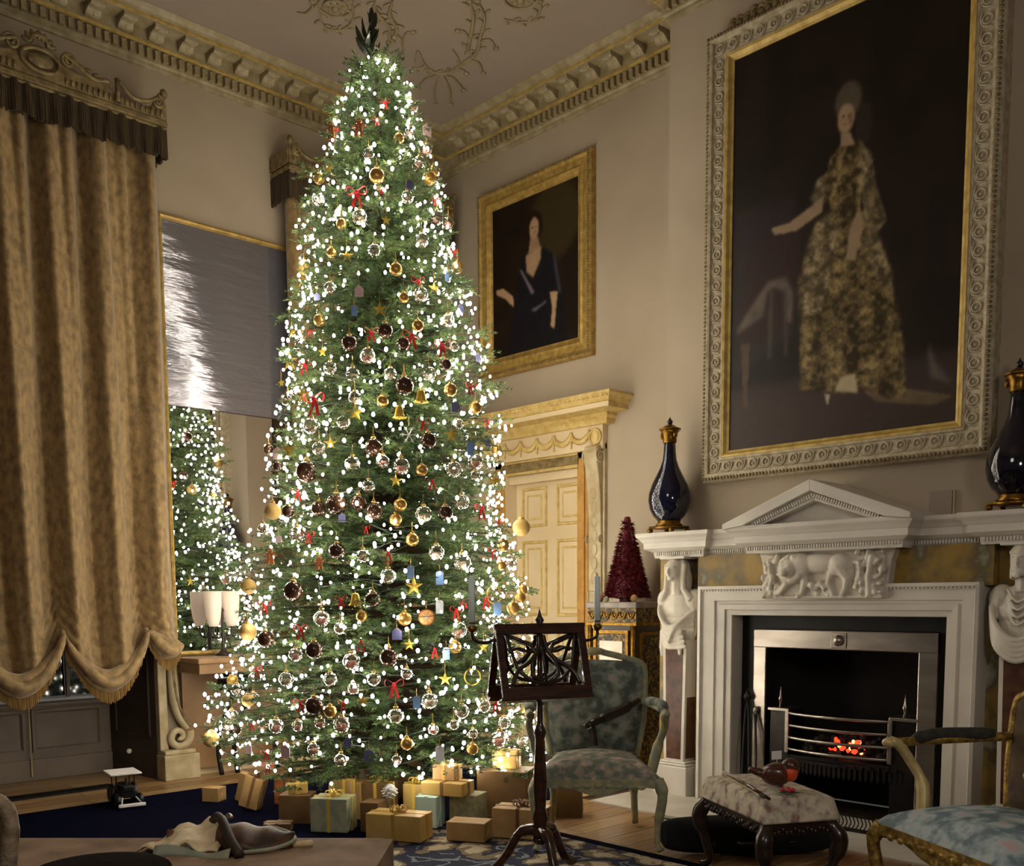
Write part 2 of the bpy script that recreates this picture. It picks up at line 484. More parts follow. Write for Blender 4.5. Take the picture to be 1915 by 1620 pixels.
def arc(c, r, a0, a1, n, ax=(1, 0, 0), ay=(0, 0, 1), r1=None):
    c, ax, ay = Vector(c), Vector(ax), Vector(ay)
    r1 = r if r1 is None else r1
    return [c + ax * (math.cos(a0 + (a1 - a0) * i / n) * (r + (r1 - r) * i / n)) + ay * (math.sin(a0 + (a1 - a0) * i / n) * (r + (r1 - r) * i / n)) for i in range(n + 1)]


def smooth_path(pts, n=6):
    """Catmull-Rom through the points"""
    P = [Vector(p) for p in pts]
    P = [P[0] * 2 - P[1]] + P + [P[-1] * 2 - P[-2]]
    out = []
    for i in range(1, len(P) - 2):
        for k in range(n):
            t = k / n
            a, b, c, d = P[i - 1], P[i], P[i + 1], P[i + 2]
            out.append(0.5 * ((2 * b) + (c - a) * t + (2 * a - 5 * b + 4 * c - d) * t * t + (3 * b - a - 3 * c + d) * t ** 3))
    out.append(P[-2])
    return out


def sweep_plan(b, path, prof, i0, i1):
    """profile (d out from the wall, z) swept along plan segments i0..i1 of path, mitred; room on the right hand"""
    def nrm(i):
        a, c = Vector(path[i]), Vector(path[i + 1])
        t = (c - a).normalized()
        return Vector((t.y, -t.x))
    rings = []
    for i in range(i0, i1 + 1):
        if i == 0:
            m = nrm(0)
        elif i == len(path) - 1:
            m = nrm(i - 1)
        else:
            a, c = nrm(i - 1), nrm(i)
            m = (a + c) / (1 + a.dot(c))
        rings.append([(path[i][0] + m.x * d, path[i][1] + m.y * d, z) for d, z in prof])
    n = len(prof)
    vs = [p for r in rings for p in r]
    fs = []
    for i in range(len(rings) - 1):
        for j in range(n - 1):
            fs.append((i * n + j, i * n + j + 1, (i + 1) * n + j + 1, (i + 1) * n + j))
    b.add(vs, fs)


# ---------------------------------------------------------------- materials
M('wall_paint', (172, 156, 135), 0.75, col2=(156, 140, 118), scale=0.9, detail=3, bump=0.03, bscale=40)
M('ceiling_paint', (156, 142, 128), 0.8, col2=(146, 131, 117), scale=0.8)
M('cream_gilt', (166, 152, 122), 0.5, col2=(138, 122, 86), scale=14, bump=0.15, bscale=60)
M('cream_plaster', (186, 170, 138), 0.6, col2=(164, 145, 108), scale=10, bump=0.1)
M('gilt_paint', (206, 176, 100), 0.42, 0.15, col2=(172, 140, 72), scale=20)
M('gilt', (188, 156, 86), 0.4, 0.35, col2=(150, 120, 60), scale=22, bump=0.2, bscale=70)
M('dull_gilt', (142, 122, 82), 0.5, 0.2, col2=(98, 82, 52), scale=25, bump=0.3, bscale=80)
M('ceiling_gilt', (154, 139, 108), 0.5, 0.05, col2=(140, 125, 94), scale=20)
M('wood_floor', (150, 116, 76), 0.4, col2=(116, 84, 50), scale=5, stretch=(9, 0.7, 1), bump=0.08, coat=0.15)
M('wood_floor_pale', (168, 136, 94), 0.42, col2=(134, 102, 64), scale=5, stretch=(9, 0.7, 1), bump=0.08, coat=0.15)
M('floor_base', (60, 44, 30), 0.7)
M('stone_pale', (200, 192, 178), 0.45, col2=(180, 172, 158), scale=4)
M('white_marble', (214, 206, 194), 0.32, col2=(196, 188, 176), scale=3, detail=8)
M('carved_marble', (212, 203, 188), 0.42, col2=(192, 182, 166), scale=6, bump=0.1, bscale=30)
M('siena_marble', (150, 120, 54), 0.42, col2=(96, 84, 56), scale=7, detail=9, lo=0.42, hi=0.62, col3=(150, 146, 130))
M('brown_marble', (96, 62, 44), 0.3, col2=(66, 42, 30), scale=20, detail=8)
M('steel', (176, 166, 156), 0.3, 1.0, col2=(150, 140, 132), scale=3, stretch=(1, 1, 4), bump=0.02)
M('dark_steel', (66, 62, 60), 0.32, 0.9, col2=(48, 44, 42), scale=5)
M('black_iron', (22, 20, 19), 0.5, 0.5, col2=(32, 29, 27), scale=9)
M('soot', (18, 15, 13), 0.9, col2=(32, 27, 23), scale=5)
M('coal', (24, 18, 16), 0.8, col2=(40, 28, 24), scale=20)
M('ember', (255, 90, 30), 0.8, emit=((255, 66, 34), 1.7))
M('ember_hot', (255, 180, 120), 0.8, emit=((255, 140, 80), 7.0))
M('velvet', (150, 121, 74), 0.62, col2=(108, 84, 47), scale=26, detail=8, bump=0.2, bscale=90, sheen=0.35, stretch=(1, 1, 0.7))
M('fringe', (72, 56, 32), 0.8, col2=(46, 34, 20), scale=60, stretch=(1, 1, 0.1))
M('fringe_gold', (150, 118, 62), 0.8, col2=(112, 84, 42), scale=60, stretch=(1, 1, 0.1))
M('shutter_paint', (122, 108, 94), 0.6, col2=(106, 92, 78), scale=3)
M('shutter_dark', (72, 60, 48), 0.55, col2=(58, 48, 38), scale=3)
M('sill_white', (186, 184, 186), 0.5)
M('door_paint', (208, 188, 152), 0.5, col2=(196, 174, 136), scale=2)
M('jamb_ochre', (182, 138, 72), 0.5, 0.1, col2=(160, 116, 54), scale=12)
M('door_gilt', (204, 180, 118), 0.45, 0.1, col2=(180, 150, 84), scale=20, bump=0.1)
M('glass_dark', (14, 16, 22), 0.05, spec=0.6)
M('mirror', (226, 226, 226), 0.015, 1.0)
M('canvas_dark', (20, 16, 13), 0.4)
vcol_mat('painting', 0.42, 0.25)
M('frame_cream', (190, 177, 152), 0.5, col2=(158, 143, 112), scale=30, bump=0.25, bscale=90)
M('cobalt', (10, 11, 30), 0.1, col2=(20, 22, 50), scale=12, coat=0.6)
M('aubergine', (14, 10, 20), 0.1, col2=(14, 11, 28), scale=6, coat=0.6)
M('ormolu', (150, 112, 44), 0.32, 0.9, col2=(110, 78, 26), scale=30, bump=0.2)
M('ebony', (28, 20, 14), 0.3, col2=(44, 32, 20), scale=18, coat=0.3)
M('boulle', (36, 26, 14), 0.35, 0.2, col2=(126, 98, 44), scale=55, detail=6, lo=0.48, hi=0.6)
M('grey_marble', (132, 120, 112), 0.3, col2=(98, 88, 84), scale=12)
M('red_tinsel', (104, 14, 28), 0.4, 0.3, col2=(60, 6, 16), scale=30)
M('wax_white', (236, 226, 214), 0.5)
M('wax_blue', (226, 240, 242), 0.45)
M('shade_white', (232, 216, 200), 0.6, emit=((255, 226, 200), 0.12))
M('mahogany', (70, 40, 24), 0.22, col2=(44, 24, 15), scale=7, stretch=(1, 1, 5), coat=0.5)
M('dark_wood', (46, 28, 20), 0.3, col2=(30, 18, 13), scale=8, stretch=(1, 1, 4), coat=0.3)
M('green_frame', (140, 142, 118), 0.45, col2=(176, 164, 118), scale=24, lo=0.45, hi=0.65, bump=0.2)
M('gilt_carved', (176, 144, 70), 0.42, 0.5, col2=(110, 84, 36), scale=45, bump=0.5, bscale=70)
M('pale_gilt', (204, 184, 132), 0.45, 0.2, col2=(170, 146, 88), scale=18)
M('tapestry', (84, 92, 86), 0.85, col2=(148, 152, 138), scale=15, detail=5, col3=(176, 146, 142), lo=0.42, hi=0.6, bump=0.2, bscale=180)
M('tapestry_seat', (100, 106, 96), 0.85, col2=(152, 140, 124), scale=22, detail=5, col3=(196, 166, 156), lo=0.42, hi=0.6, bump=0.2, bscale=180)
M('tapestry_blue', (104, 122, 128), 0.8, col2=(168, 180, 182), scale=14, detail=6, col3=(188, 160, 158), lo=0.42, hi=0.58, bump=0.2, bscale=180)
M('tapestry_brown', (66, 48, 34), 0.85, col2=(92, 72, 48), scale=14, detail=6, bump=0.2, bscale=180)
M('needlework', (200, 188, 164), 0.85, col2=(178, 168, 150), scale=26, detail=4, col3=(140, 104, 100), lo=0.4, hi=0.53, bump=0.2, bscale=200)
M('arm_pad', (40, 38, 34), 0.85, col2=(58, 54, 46), scale=30)
M('black_cloth', (9, 10, 14), 0.9, col2=(14, 16, 22), scale=12)
M('navy_carpet', (7, 8, 24), 1.0, col2=(11, 13, 34), scale=30, bump=0.3, bscale=200, spec=0.03)
M('brown_cloth', (150, 124, 98), 0.85, col2=(118, 92, 68), scale=9, detail=8, bump=0.25, bscale=150)
M('parchment', (232, 214, 178), 0.7, col2=(186, 160, 116), scale=12, bump=0.2)
M('leather_brown', (112, 72, 42), 0.5, col2=(46, 30, 20), scale=10, bump=0.2)
M('dark_plush', (22, 16, 13), 1.0, col2=(34, 25, 19), scale=60, bump=0.6, bscale=150, spec=0.05)
M('leather_dark', (46, 30, 22), 0.6, col2=(50, 38, 34), scale=10, bump=0.2)
M('verdigris', (124, 134, 118), 0.6, col2=(150, 146, 120), scale=16)
M('kraft', (182, 148, 96), 0.6, col2=(160, 126, 78), scale=7, detail=6, bump=0.1)
M('kraft_gold', (206, 174, 104), 0.45, 0.1, col2=(188, 152, 84), scale=7, detail=6, bump=0.1)
M('kraft_dark', (126, 96, 58), 0.6, col2=(104, 78, 46), scale=7, detail=6, bump=0.1)
M('paper_mint', (150, 160, 138), 0.55, col2=(176, 176, 146), scale=22, lo=0.45, hi=0.55)
M('paper_sage', (134, 132, 104), 0.6, col2=(158, 152, 118), scale=30, lo=0.45, hi=0.55)
M('mint_satin', (170, 200, 190), 0.3, col2=(200, 220, 214), scale=4)
M('ribbon_yellow', (222, 190, 84), 0.4)
M('ribbon_gold', (190, 150, 72), 0.4, 0.3)
M('ribbon_brown', (120, 84, 48), 0.5)
M('white_card', (228, 222, 220), 0.6)
M('toy_black', (18, 18, 22), 0.35)
M('needles', (54, 82, 44), 0.5, col2=(104, 126, 72), scale=6, detail=3, spec=0.4)
M('twig', (70, 52, 34), 0.8)
M('bark', (62, 46, 34), 0.9, col2=(44, 32, 24), scale=12, bump=0.5)
M('holly', (26, 36, 22), 0.4, col2=(40, 50, 30), scale=10, coat=0.3)
M('wire_green', (24, 44, 28), 0.6)
M('bulb', (255, 244, 220), 0.4, emit=((255, 245, 226), BULB_STRENGTH))
M('glass_brown', (58, 34, 24), 0.12, 0.3, col2=(84, 56, 36), scale=20, coat=0.5)
M('bauble_gold', (206, 166, 92), 0.28, 0.7, col2=(176, 134, 66), scale=14)
M('cap_gold', (206, 172, 96), 0.3, 0.9)
M('star_gold', (224, 190, 84), 0.35, 0.6)
M('snow_silver', (216, 214, 210), 0.35, 0.5)
M('ribbon_red', (214, 36, 46), 0.45)
M('filling_red', (168, 44, 40), 0.6, col2=(220, 190, 170), scale=90)
M('filling_pale', (196, 176, 150), 0.6, col2=(120, 100, 72), scale=90)
M('tag_blue', (92, 140, 204), 0.5, col2=(210, 222, 236), scale=60, lo=0.55, hi=0.6)
M('tag_navy', (70, 76, 132), 0.5, col2=(206, 204, 222), scale=60, lo=0.55, hi=0.6)
M('tag_white', (226, 230, 236), 0.5, col2=(110, 140, 190), scale=80, lo=0.58, hi=0.62)
M('tag_pink', (228, 196, 198), 0.5, col2=(190, 120, 140), scale=70, lo=0.58, hi=0.64)
M('gingerbread', (186, 110, 58), 0.7, col2=(150, 82, 40), scale=40)
M('orange_slice', (206, 142, 66), 0.5, col2=(228, 178, 100), scale=60)
M('robin_brown', (92, 48, 28), 0.3, col2=(58, 30, 20), scale=20, coat=0.3)
M('robin_red', (216, 78, 36), 0.4)
M('leaf_green', (40, 84, 50), 0.5)
M('berry', (190, 30, 60), 0.35)

glass = bpy.data.materials.new('clear_glass')
glass.use_nodes = True
nt = glass.node_tree
nt.nodes.remove(nt.nodes['Principled BSDF'])
out = nt.nodes['Material Output']
mx = nt.nodes.new('ShaderNodeMixShader')
tr = nt.nodes.new('ShaderNodeBsdfTransparent')
tr.inputs[0].default_value = (0.95, 0.95, 0.93, 1)
gl = nt.nodes.new('ShaderNodeBsdfGlossy')
gl.inputs['Roughness'].default_value = 0.06
lw = nt.nodes.new('ShaderNodeLayerWeight')
lw.inputs[0].default_value = 0.62
nt.links.new(lw.outputs['Facing'], mx.inputs[0])
nt.links.new(tr.outputs[0], mx.inputs[1])
nt.links.new(gl.outputs[0], mx.inputs[2])
nt.links.new(mx.outputs[0], out.inputs[0])
MATS['clear_glass'] = glass

# rippled old glass: a mirror with long horizontal waves
m = M('rippled_mirror', (146, 143, 150), 0.11, 0.72)
nt = m.node_tree
tc = nt.nodes.new('ShaderNodeTexCoord')
mp = nt.nodes.new('ShaderNodeMapping')
mp.inputs['Scale'].default_value = (1.7, 1, 9)
nz = nt.nodes.new('ShaderNodeTexNoise')
nz.inputs['Scale'].default_value = 1.6
nz.inputs['Detail'].default_value = 4
bp = nt.nodes.new('ShaderNodeBump')
bp.inputs['Strength'].default_value = 0.32
bp.inputs['Distance'].default_value = 0.02
nt.links.new(tc.outputs['Object'], mp.inputs[0])
nt.links.new(mp.outputs[0], nz.inputs['Vector'])
nt.links.new(nz.outputs['Fac'], bp.inputs['Height'])
nt.links.new(bp.outputs[0], nt.nodes['Principled BSDF'].inputs['Normal'])

# floral carpet: navy ground, cream, ochre and rose flowers
m = M('floral_carpet', (20, 24, 52), 0.95)
nt = m.node_tree
b_ = nt.nodes['Principled BSDF']
tc = nt.nodes.new('ShaderNodeTexCoord')
wn = nt.nodes.new('ShaderNodeTexNoise')
wn.inputs['Scale'].default_value = 7
wn.inputs['Detail'].default_value = 3
ad = nt.nodes.new('ShaderNodeVectorMath')
ad.operation = 'MULTIPLY_ADD'
ad.inputs[1].default_value = (0.22, 0.22, 0)
nt.links.new(tc.outputs['Object'], wn.inputs['Vector'])
nt.links.new(wn.outputs['Color'], ad.inputs[0])
nt.links.new(tc.outputs['Object'], ad.inputs[2])
vo = nt.nodes.new('ShaderNodeTexVoronoi')
vo.inputs['Scale'].default_value = 6.5
nt.links.new(ad.outputs[0], vo.inputs['Vector'])
cr = nt.nodes.new('ShaderNodeValToRGB')
cr.color_ramp.interpolation = 'CONSTANT'
for pos, c_ in ((0.0, (150, 112, 96)), (0.16, (190, 176, 148)), (0.36, (120, 104, 76)), (0.5, (24, 28, 56)), (0.72, (120, 124, 130)), (0.8, (20, 24, 50))):
    if pos == 0.0:
        cr.color_ramp.elements[0].color = lin(*c_)
    else:
        e = cr.color_ramp.elements.new(pos)
        e.color = lin(*c_)
cr.color_ramp.elements[-1].color = lin(20, 24, 50)
nt.links.new(vo.outputs['Distance'], cr.inputs[0])
nt.links.new(cr.outputs[0], b_.inputs['Base Color'])

# ================================================================ THE ROOM
XL, YW, YB, ZC = -6.45, 5.445, 5.0, 4.85
BX0, BX1 = -3.85, -1.49          # chimney breast


def struct(o, label=None):
    o['kind'] = 'structure'
    if label:
        o['label'] = label
    return o


# ---- floor with its boards
fl = struct(MB().box(-7.05, 2.5, -3.5, 5.45, -0.12, -0.014).build('floor', 'floor_base'), 'polished brown oak floorboards')
pm = [MB().box(-0.078, 0.078, 0, 1.395, -0.016, 0.0).mesh('floor_plank', k) for k in ('wood_floor', 'wood_floor_pale')]
i = 0
for k in range(36):
    x = -6.96 + 0.16 * k
    for j in range(3):
        y = 0.72 + 1.4 * j + (0.7 if k % 2 else 0.0) + 0.05 * ((k * 7) % 5)
        if x < -6.45 and j == 2:
            continue
        if y + 1.4 > 5.4:
            continue
        link(random.choice(pm), 'floor_plank', fl, (x, y, 0))
# ---- ceiling with gilded plaster scrolls
ce = struct(MB().box(-6.65, 2.5, -3.5, 5.65, ZC, ZC + 0.15).build('ceiling', 'ceiling_paint'), 'taupe plaster ceiling with gilded scrolls')
for k, pts in CEIL.items():
    if len(pts) == 1:
        x, y = pts[0]
        b = MB()
        for r, h in ((0.105, 0.012), (0.07, 0.02), (0.035, 0.03)):
            b.tube(arc((x, y, ZC - h / 2), r, 0, 2 * PI, 20, (1, 0, 0), (0, 1, 0))[:-1], 0.009, 6, True)
        for q in range(8):
            a = q * PI / 4
            b.ell((x + 0.052 * math.cos(a), y + 0.052 * math.sin(a), ZC - 0.01), (0.02, 0.02, 0.014), 8, 5)
        b.ell((x, y, ZC - 0.01), (0.028, 0.028, 0.03), 10, 6)
        b.build('ceiling_rosette', 'ceiling_gilt', ce, True)
    else:
        sp = smooth_path([(x, y, ZC - 0.006) for x, y in pts], 6)
        n = len(sp)
        rad = 0.012 if k in ('arcL', 'st1', 'st2', 'arch3') else 0.0075
        rr = [rad * (0.45 + 0.75 * math.sin(PI * (q + 0.5) / n)) for q in range(n)]
        b = MB().tube(sp, rr, 6)
        if k in ('arcL', 'arch3', 'st1', 'st2', 'rosL', 'rosR'):
            for q in range(2, n - 1, 3):      # small leaves budding off the stem
                t = (sp[q] - sp[q - 1]).normalized()
                s = Vector((t.y, -t.x, 0)) * (1 if (q // 3) % 2 else -1)
                b.ell(sp[q] + s * 0.028, (0.03, 0.011, 0.008), 8, 5, Matrix.Rotation(math.atan2(s.y + t.y, s.x + t.x), 3, 'Z'))
        b.ell(sp[-1], (0.02, 0.02, 0.012), 8, 5)
        b.build('plaster_scroll', 'ceiling_gilt', ce, True)

# ---- walls
WY0, WY1, WZ = 1.55, 2.84, 4.08   # opening of the window nearest the camera
b = MB()
b.box(-6.75, XL, -3.5, WY0, 0, ZC).box(-6.75, XL, WY1, 5.65, 0, ZC).box(-6.75, XL, WY0, WY1, WZ, ZC)
struct(b.build('wall_left', 'wall_paint'), 'taupe painted window wall')
DX0, DX1, DZ = -5.75, -4.975, 2.15
b = MB()
b.box(-6.45, DX0, YW, 5.65, 0, ZC).box(DX1, 2.5, YW, 5.65, 0, ZC).box(DX0, DX1, YW, 5.65, DZ, ZC)
struct(b.build('wall_right', 'wall_paint'), 'taupe painted wall with the door and the small portrait')
FX0, FX1, FZ = -3.27, -2.02, 1.11
b = MB()
b.box(BX0, FX0, YB, YW, 0, ZC).box(FX1, BX1, YB, YW, 0, ZC).box(FX0, FX1, YB, YW, FZ, ZC)
struct(b.build('wall_chimney_breast', 'wall_paint'), 'projecting chimney breast painted taupe')
b = MB()
b.box(FX0, FX1, YW - 0.02, YW, 0, FZ)
b.add([(FX0 + 0.02, YB + 0.02, 0), (FX0 + 0.2, YW - 0.02, 0), (FX0 + 0.2, YW - 0.02, FZ), (FX0 + 0.02, YB + 0.02, FZ)], [(0, 1, 2, 3)])
b.add([(FX1 - 0.02, YB + 0.02, 0), (FX1 - 0.2, YW - 0.02, 0), (FX1 - 0.2, YW - 0.02, FZ), (FX1 - 0.02, YB + 0.02, FZ)], [(0, 1, 2, 3)])
struct(b.build('wall_fireback', 'soot'), 'sooty back of the fireplace')

# ---- cornice
PATH = [(XL, -3.5), (XL, YW), (BX0, YW), (BX0, YB), (BX1, YB), (BX1, YW), (2.5, YW)]
PROF = [(0.0, 4.585), (0.018, 4.585), (0.022, 4.60), (0.022, 4.615), (0.035, 4.625), (0.035, 4.695), (0.062, 4.70),
        (0.07, 4.715), (0.07, 4.725), (0.07, 4.785), (0.198, 4.785), (0.20, 4.79), (0.20, 4.808), (0.212, 4.812), (0.216, 4.822), (0.235, 4.84), (0.245, 4.848), (0.245, 4.852)]
GOLDP = [(0.1985, 4.79), (0.204, 4.79), (0.204, 4.806), (0.1985, 4.806)]
GOLDQ = [(0.061, 4.699), (0.074, 4.702), (0.074, 4.713), (0.061, 4.715)]
dent = MB().box(-0.015, 0.015, -0.032, 0, -0.026, 0.026).mesh('dentil', 'cream_gilt')
mp_ = [(0, 0), (0, -0.06), (-0.022, -0.062), (-0.045, -0.05), (-0.06, -0.034), (-0.085, -0.028), (-0.105, -0.034), (-0.122, -0.024), (-0.122, 0)]
modm = MB()
modm.prism(mp_, lambda a, c, d: (d, a, c), -0.042, 0.042)
modm.tube(arc((0, -0.03, -0.038), 0.018, 0, 2 * PI, 12, (0, 1, 0), (0, 0, 1))[:-1], 0.006, 5, True)
modm.lathe([(0.0, -0.046), (0.017, -0.046), (0.017, 0.046), (0, 0.046)], 12, (0, -0.03, -0.042), Matrix.Rotation(PI / 2, 3, 'Y'))
modm.ell((0, -0.1, -0.03), (0.03, 0.02, 0.012), 10, 6)
modm = modm.mesh('modillion', 'cream_gilt')


def cornice(name, label, i0, i1, runs):
    b = MB()
    sweep_plan(b, PATH, PROF, i0, i1)
    o = struct(b.build(name, 'cream_gilt'), label)
    g = MB()
    sweep_plan(g, PATH, GOLDP, i0, i1)
    sweep_plan(g, PATH, GOLDQ, i0, i1)
    g.build('gilt_fillet', 'gilt_paint', o)
    for (p0, p1, rz) in runs:
        p0, p1 = Vector(p0), Vector(p1)
        L = (p1 - p0).length
        t = (p1 - p0) / L
        n = Vector((t.y, -t.x))
        for k in range(int(L / 0.0535)):
            q = p0 + t * (0.02 + k * 0.0535) + n * 0.035
            link(dent, 'dentil', o, (q.x, q.y, 4.66), rz)
        for k in range(int(L / 0.197)):
            q = p0 + t * (0.1 + k * 0.197) + n * 0.07
            link(modm, 'modillion', o, (q.x, q.y, 4.786), rz)
    return o


cornice('trim_1', 'cream and gilt modillion cornice over the window wall', 0, 1, [((XL, 1.7), (XL, 5.3), PI / 2)])
cornice('trim_2', 'cream and gilt modillion cornice over the door wall', 1, 2, [((XL + 0.2, YW), (BX0 - 0.02, YW), 0)])
cornice('trim_3', 'cream and gilt modillion cornice round the chimney breast', 2, 6, [((BX0, YB), (-2.4, YB), 0)])
SK = [(0.0, 0.24), (0.012, 0.235), (0.02, 0.2), (0.03, 0.19), (0.03, 0.0)]
b = MB()
sweep_plan(b, [(-6.4, YW), (DX0 - 0.27, YW)], SK, 0, 1)
sweep_plan(b, [(-4.70, YW), (BX0, YW), (BX0, YB), (-3.8, YB)], SK, 0, 3)
struct(b.build('baseboard_right', 'door_paint'), 'cream skirting board along the door wall')
b = MB()
sweep_plan(b, [(XL, 3.02), (XL, YW)], SK, 0, 1)
struct(b.build('baseboard_left', 'door_paint'), 'cream skirting board below the pier mirror')

# ---- window bay behind the near curtain
w = tag(thing('window_1', 'deep window bay with panelled apron and dark reveals under the gold curtain', None), kind='structure')
XB, RB = -7.02, 0.085
for s, yf, yb in ((1, WY1, WY1 - RB), (-1, WY0, WY0 + RB)):
    b = MB()
    b.add([(XL - 0.001, yf, 0), (XB, yb, 0), (XB, yb, 4.1), (XL - 0.001, yf, 4.1)], [(0, 1, 2, 3)])
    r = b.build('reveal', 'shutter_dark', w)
    t = Vector((XB - XL, yb - yf, 0)).normalized()
    nn = Vector((t.y, -t.x, 0))
    if nn.y * s > 0:
        nn = -nn
    for (a0, a1, z0, z1) in ((0.07, 0.5, 0.28, 0.95), (0.07, 0.5, 1.05, 2.4), (0.07, 0.5, 2.5, 3.9)):
        Rm = Matrix((t, nn, Vector((0, 0, 1)))).transposed()
        bb = MB()
        c0 = Vector((XL, yf, 0))
        for (u0, u1, v0, v1) in ((a0, a1, z0, z0 + 0.02), (a0, a1, z1 - 0.02, z1), (a0, a0 + 0.02, z0, z1), (a1 - 0.02, a1, z0, z1)):
            bb.obox(c0 + t * (u0 + u1) / 2 + Vector((0, 0, (v0 + v1) / 2)) + nn * 0.006, (u1 - u0, 0.014, v1 - v0), Rm)
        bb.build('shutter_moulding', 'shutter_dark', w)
    if s > 0:
        MB().ell(Vector((XL, yf, 0.17)) + t * 0.30 + nn * 0.03, (0.018, 0.018, 0.018)).build('shutter_knob', 'wax_white', w, True)
yl, yr = WY0 + RB, WY1 - RB
MB().box(XB - 0.05, XB, yl - 0.02, yr + 0.02, 0, 0.50).build('apron', 'shutter_paint', w)
MB().box(XB, XB + 0.022, yl, yr, 0, 0.145).build('apron_skirting', 'shutter_paint', w, bevel=0.006)
for y0, y1 in ((yl + 0.06, 2.185), (2.225, yr - 0.06)):
    b = MB()
    R_ = MB().rectloops(y0, y1, 0.19, 0.48, [(0, 0), (0, 0.016), (0.02, 0.016), (0.03, 0.004)])
    b.add([(XB + p[1], p[0], p[2]) for p in R_.v], R_.f)
    b.build('apron_moulding', 'shutter_paint', w)
MB().box(XB - 0.02, XB + 0.05, yl, yr, 0.50, 0.525).build('window_sill', 'shutter_paint', w, bevel=0.004)
MB().box(XB - 0.01, XB + 0.012, yl, yr, 0.530, 0.552).build('sash_rail', 'sill_white', w, bevel=0.003)
for k in range(4):
    y0 = yl + (yr - yl) * k / 4
    MB().box(XB - 0.012, XB + 0.01, y0 - 0.012, y0 + 0.012, 0.55, 4.08).build('glazing_bar', 'shutter_paint', w)
    for j in range(6):
        MB().box(XB - 0.03, XB - 0.024, y0 + 0.012, y0 + (yr - yl) / 4 - 0.012, 0.56 + j * 0.58, 0.56 + j * 0.58 + 0.56).build('window_pane', 'glass_dark', w)
for j in range(1, 6):
    MB().box(XB - 0.012, XB + 0.01, yl, yr, 0.54 + j * 0.58, 0.56 + j * 0.58).build('glazing_bar', 'shutter_paint', w)
MB().tube([(XB + 0.03, 2.205, 0.03), (XB + 0.03, 2.205, 0.7)], 0.006, 6).build('blind_cord', 'cream_plaster', w)
# painted architrave with a scrolled foot beside the bay
b = MB()
b.box(XL, XL + 0.05, WY1, WY1 + 0.06, 0.2, 2.2)
ar = tag(thing('trim_4', 'cream window architrave ending in a carved scroll above its block', None), kind='structure')
b.build('architrave', 'cream_plaster', ar, bevel=0.006)
MB().box(XL, XL + 0.13, WY1 - 0.01, WY1 + 0.24, 0, 0.17).build('plinth_block', 'cream_plaster', ar, bevel=0.006)
MB().box(XL, XL + 0.115, WY1, WY1 + 0.22, 0.17, 0.2).build('block_moulding', 'cream_plaster', ar, bevel=0.008)
sc = [Vector((XL + 0.05, WY1 + 0.08, 2.2)), Vector((XL + 0.05, WY1 + 0.09, 1.2)), Vector((XL + 0.06, WY1 + 0.10, 0.62)), Vector((XL + 0.06, WY1 + 0.125, 0.45)), Vector((XL + 0.06, WY1 + 0.19, 0.34))]
MB().tube(smooth_path(sc, 8), 0.034, 8).build('scroll_stem', 'cream_plaster', ar, True)
sp = arc((XL + 0.06, WY1 + 0.125, 0.285), 0.085, 0.4, 0.4 - 4.4 * PI / 1.6, 36, (0, 1, 0), (0, 0, 1), 0.012)
MB().tube(sp, [0.03 - 0.014 * q / 36 for q in range(37)], 8).build('scroll', 'cream_plaster', ar, True)
MB().tube(smooth_path([Vector((XL + 0.075, WY1 + 0.075, 2.2)), Vector((XL + 0.08, WY1 + 0.085, 1.1)), Vector((XL + 0.085, WY1 + 0.1, 0.62)), Vector((XL + 0.09, WY1 + 0.14, 0.45)), Vector((XL + 0.09, WY1 + 0.2, 0.35))], 8), 0.012, 6).build('gilt_bead', 'dull_gilt', ar, True)

# ---- door with swagged overdoor
d = tag(thing('door_1', 'cream panelled door in gilt architrave under a swagged overdoor', None, ((DX0 + DX1) / 2, YW, 0)), kind='structure')
hw = (DX1 - DX0) / 2
leaf = MB().box(-hw - 0.02, hw + 0.02, 0.10, 0.15, 0, DZ + 0.02).build('door_leaf', 'door_paint', d)
for (x0, x1) in ((-hw + 0.07, -0.045), (0.06, hw - 0.05)):
    for (z0, z1) in ((1.755, 2.06), (1.065, 1.65), (0.25, 0.95)):
        b = MB().rectloops(x0, x1, z0, z1, [(0, 0.10), (0.004, 0.088), (0.018, 0.088), (0.024, 0.104), (0.05, 0.108), (0.056, 0.096), (0.07, 0.094), (0.072, 0.094)])
        pnl = b.build('door_panel', 'door_gilt', leaf)
        MB().box(x0 + 0.025, x1 - 0.025, 0.098, 0.104, z0 + 0.025, z1 - 0.025).build('panel_margin', 'door_paint', leaf)
        MB().box(x0 + 0.07, x1 - 0.07, 0.092, 0.10, z0 + 0.07, z1 - 0.07).build('panel_field', 'door_paint', leaf, bevel=0.006)
MB().box(-hw, hw, 0.02, 0.11, DZ - 0.06, DZ + 0.01).build('door_head', 'door_paint', d)
kn = MB().lathe([(0.0, -0.05), (0.02, -0.045), (0.03, -0.03), (0.022, -0.012), (0.012, 0), (0.012, 0.02)], 14, (hw - 0.03, 0.085, 1.02), Matrix.Rotation(-PI / 2, 3, 'X')).build('door_knob', 'ormolu', d, True)
AW = 0.105
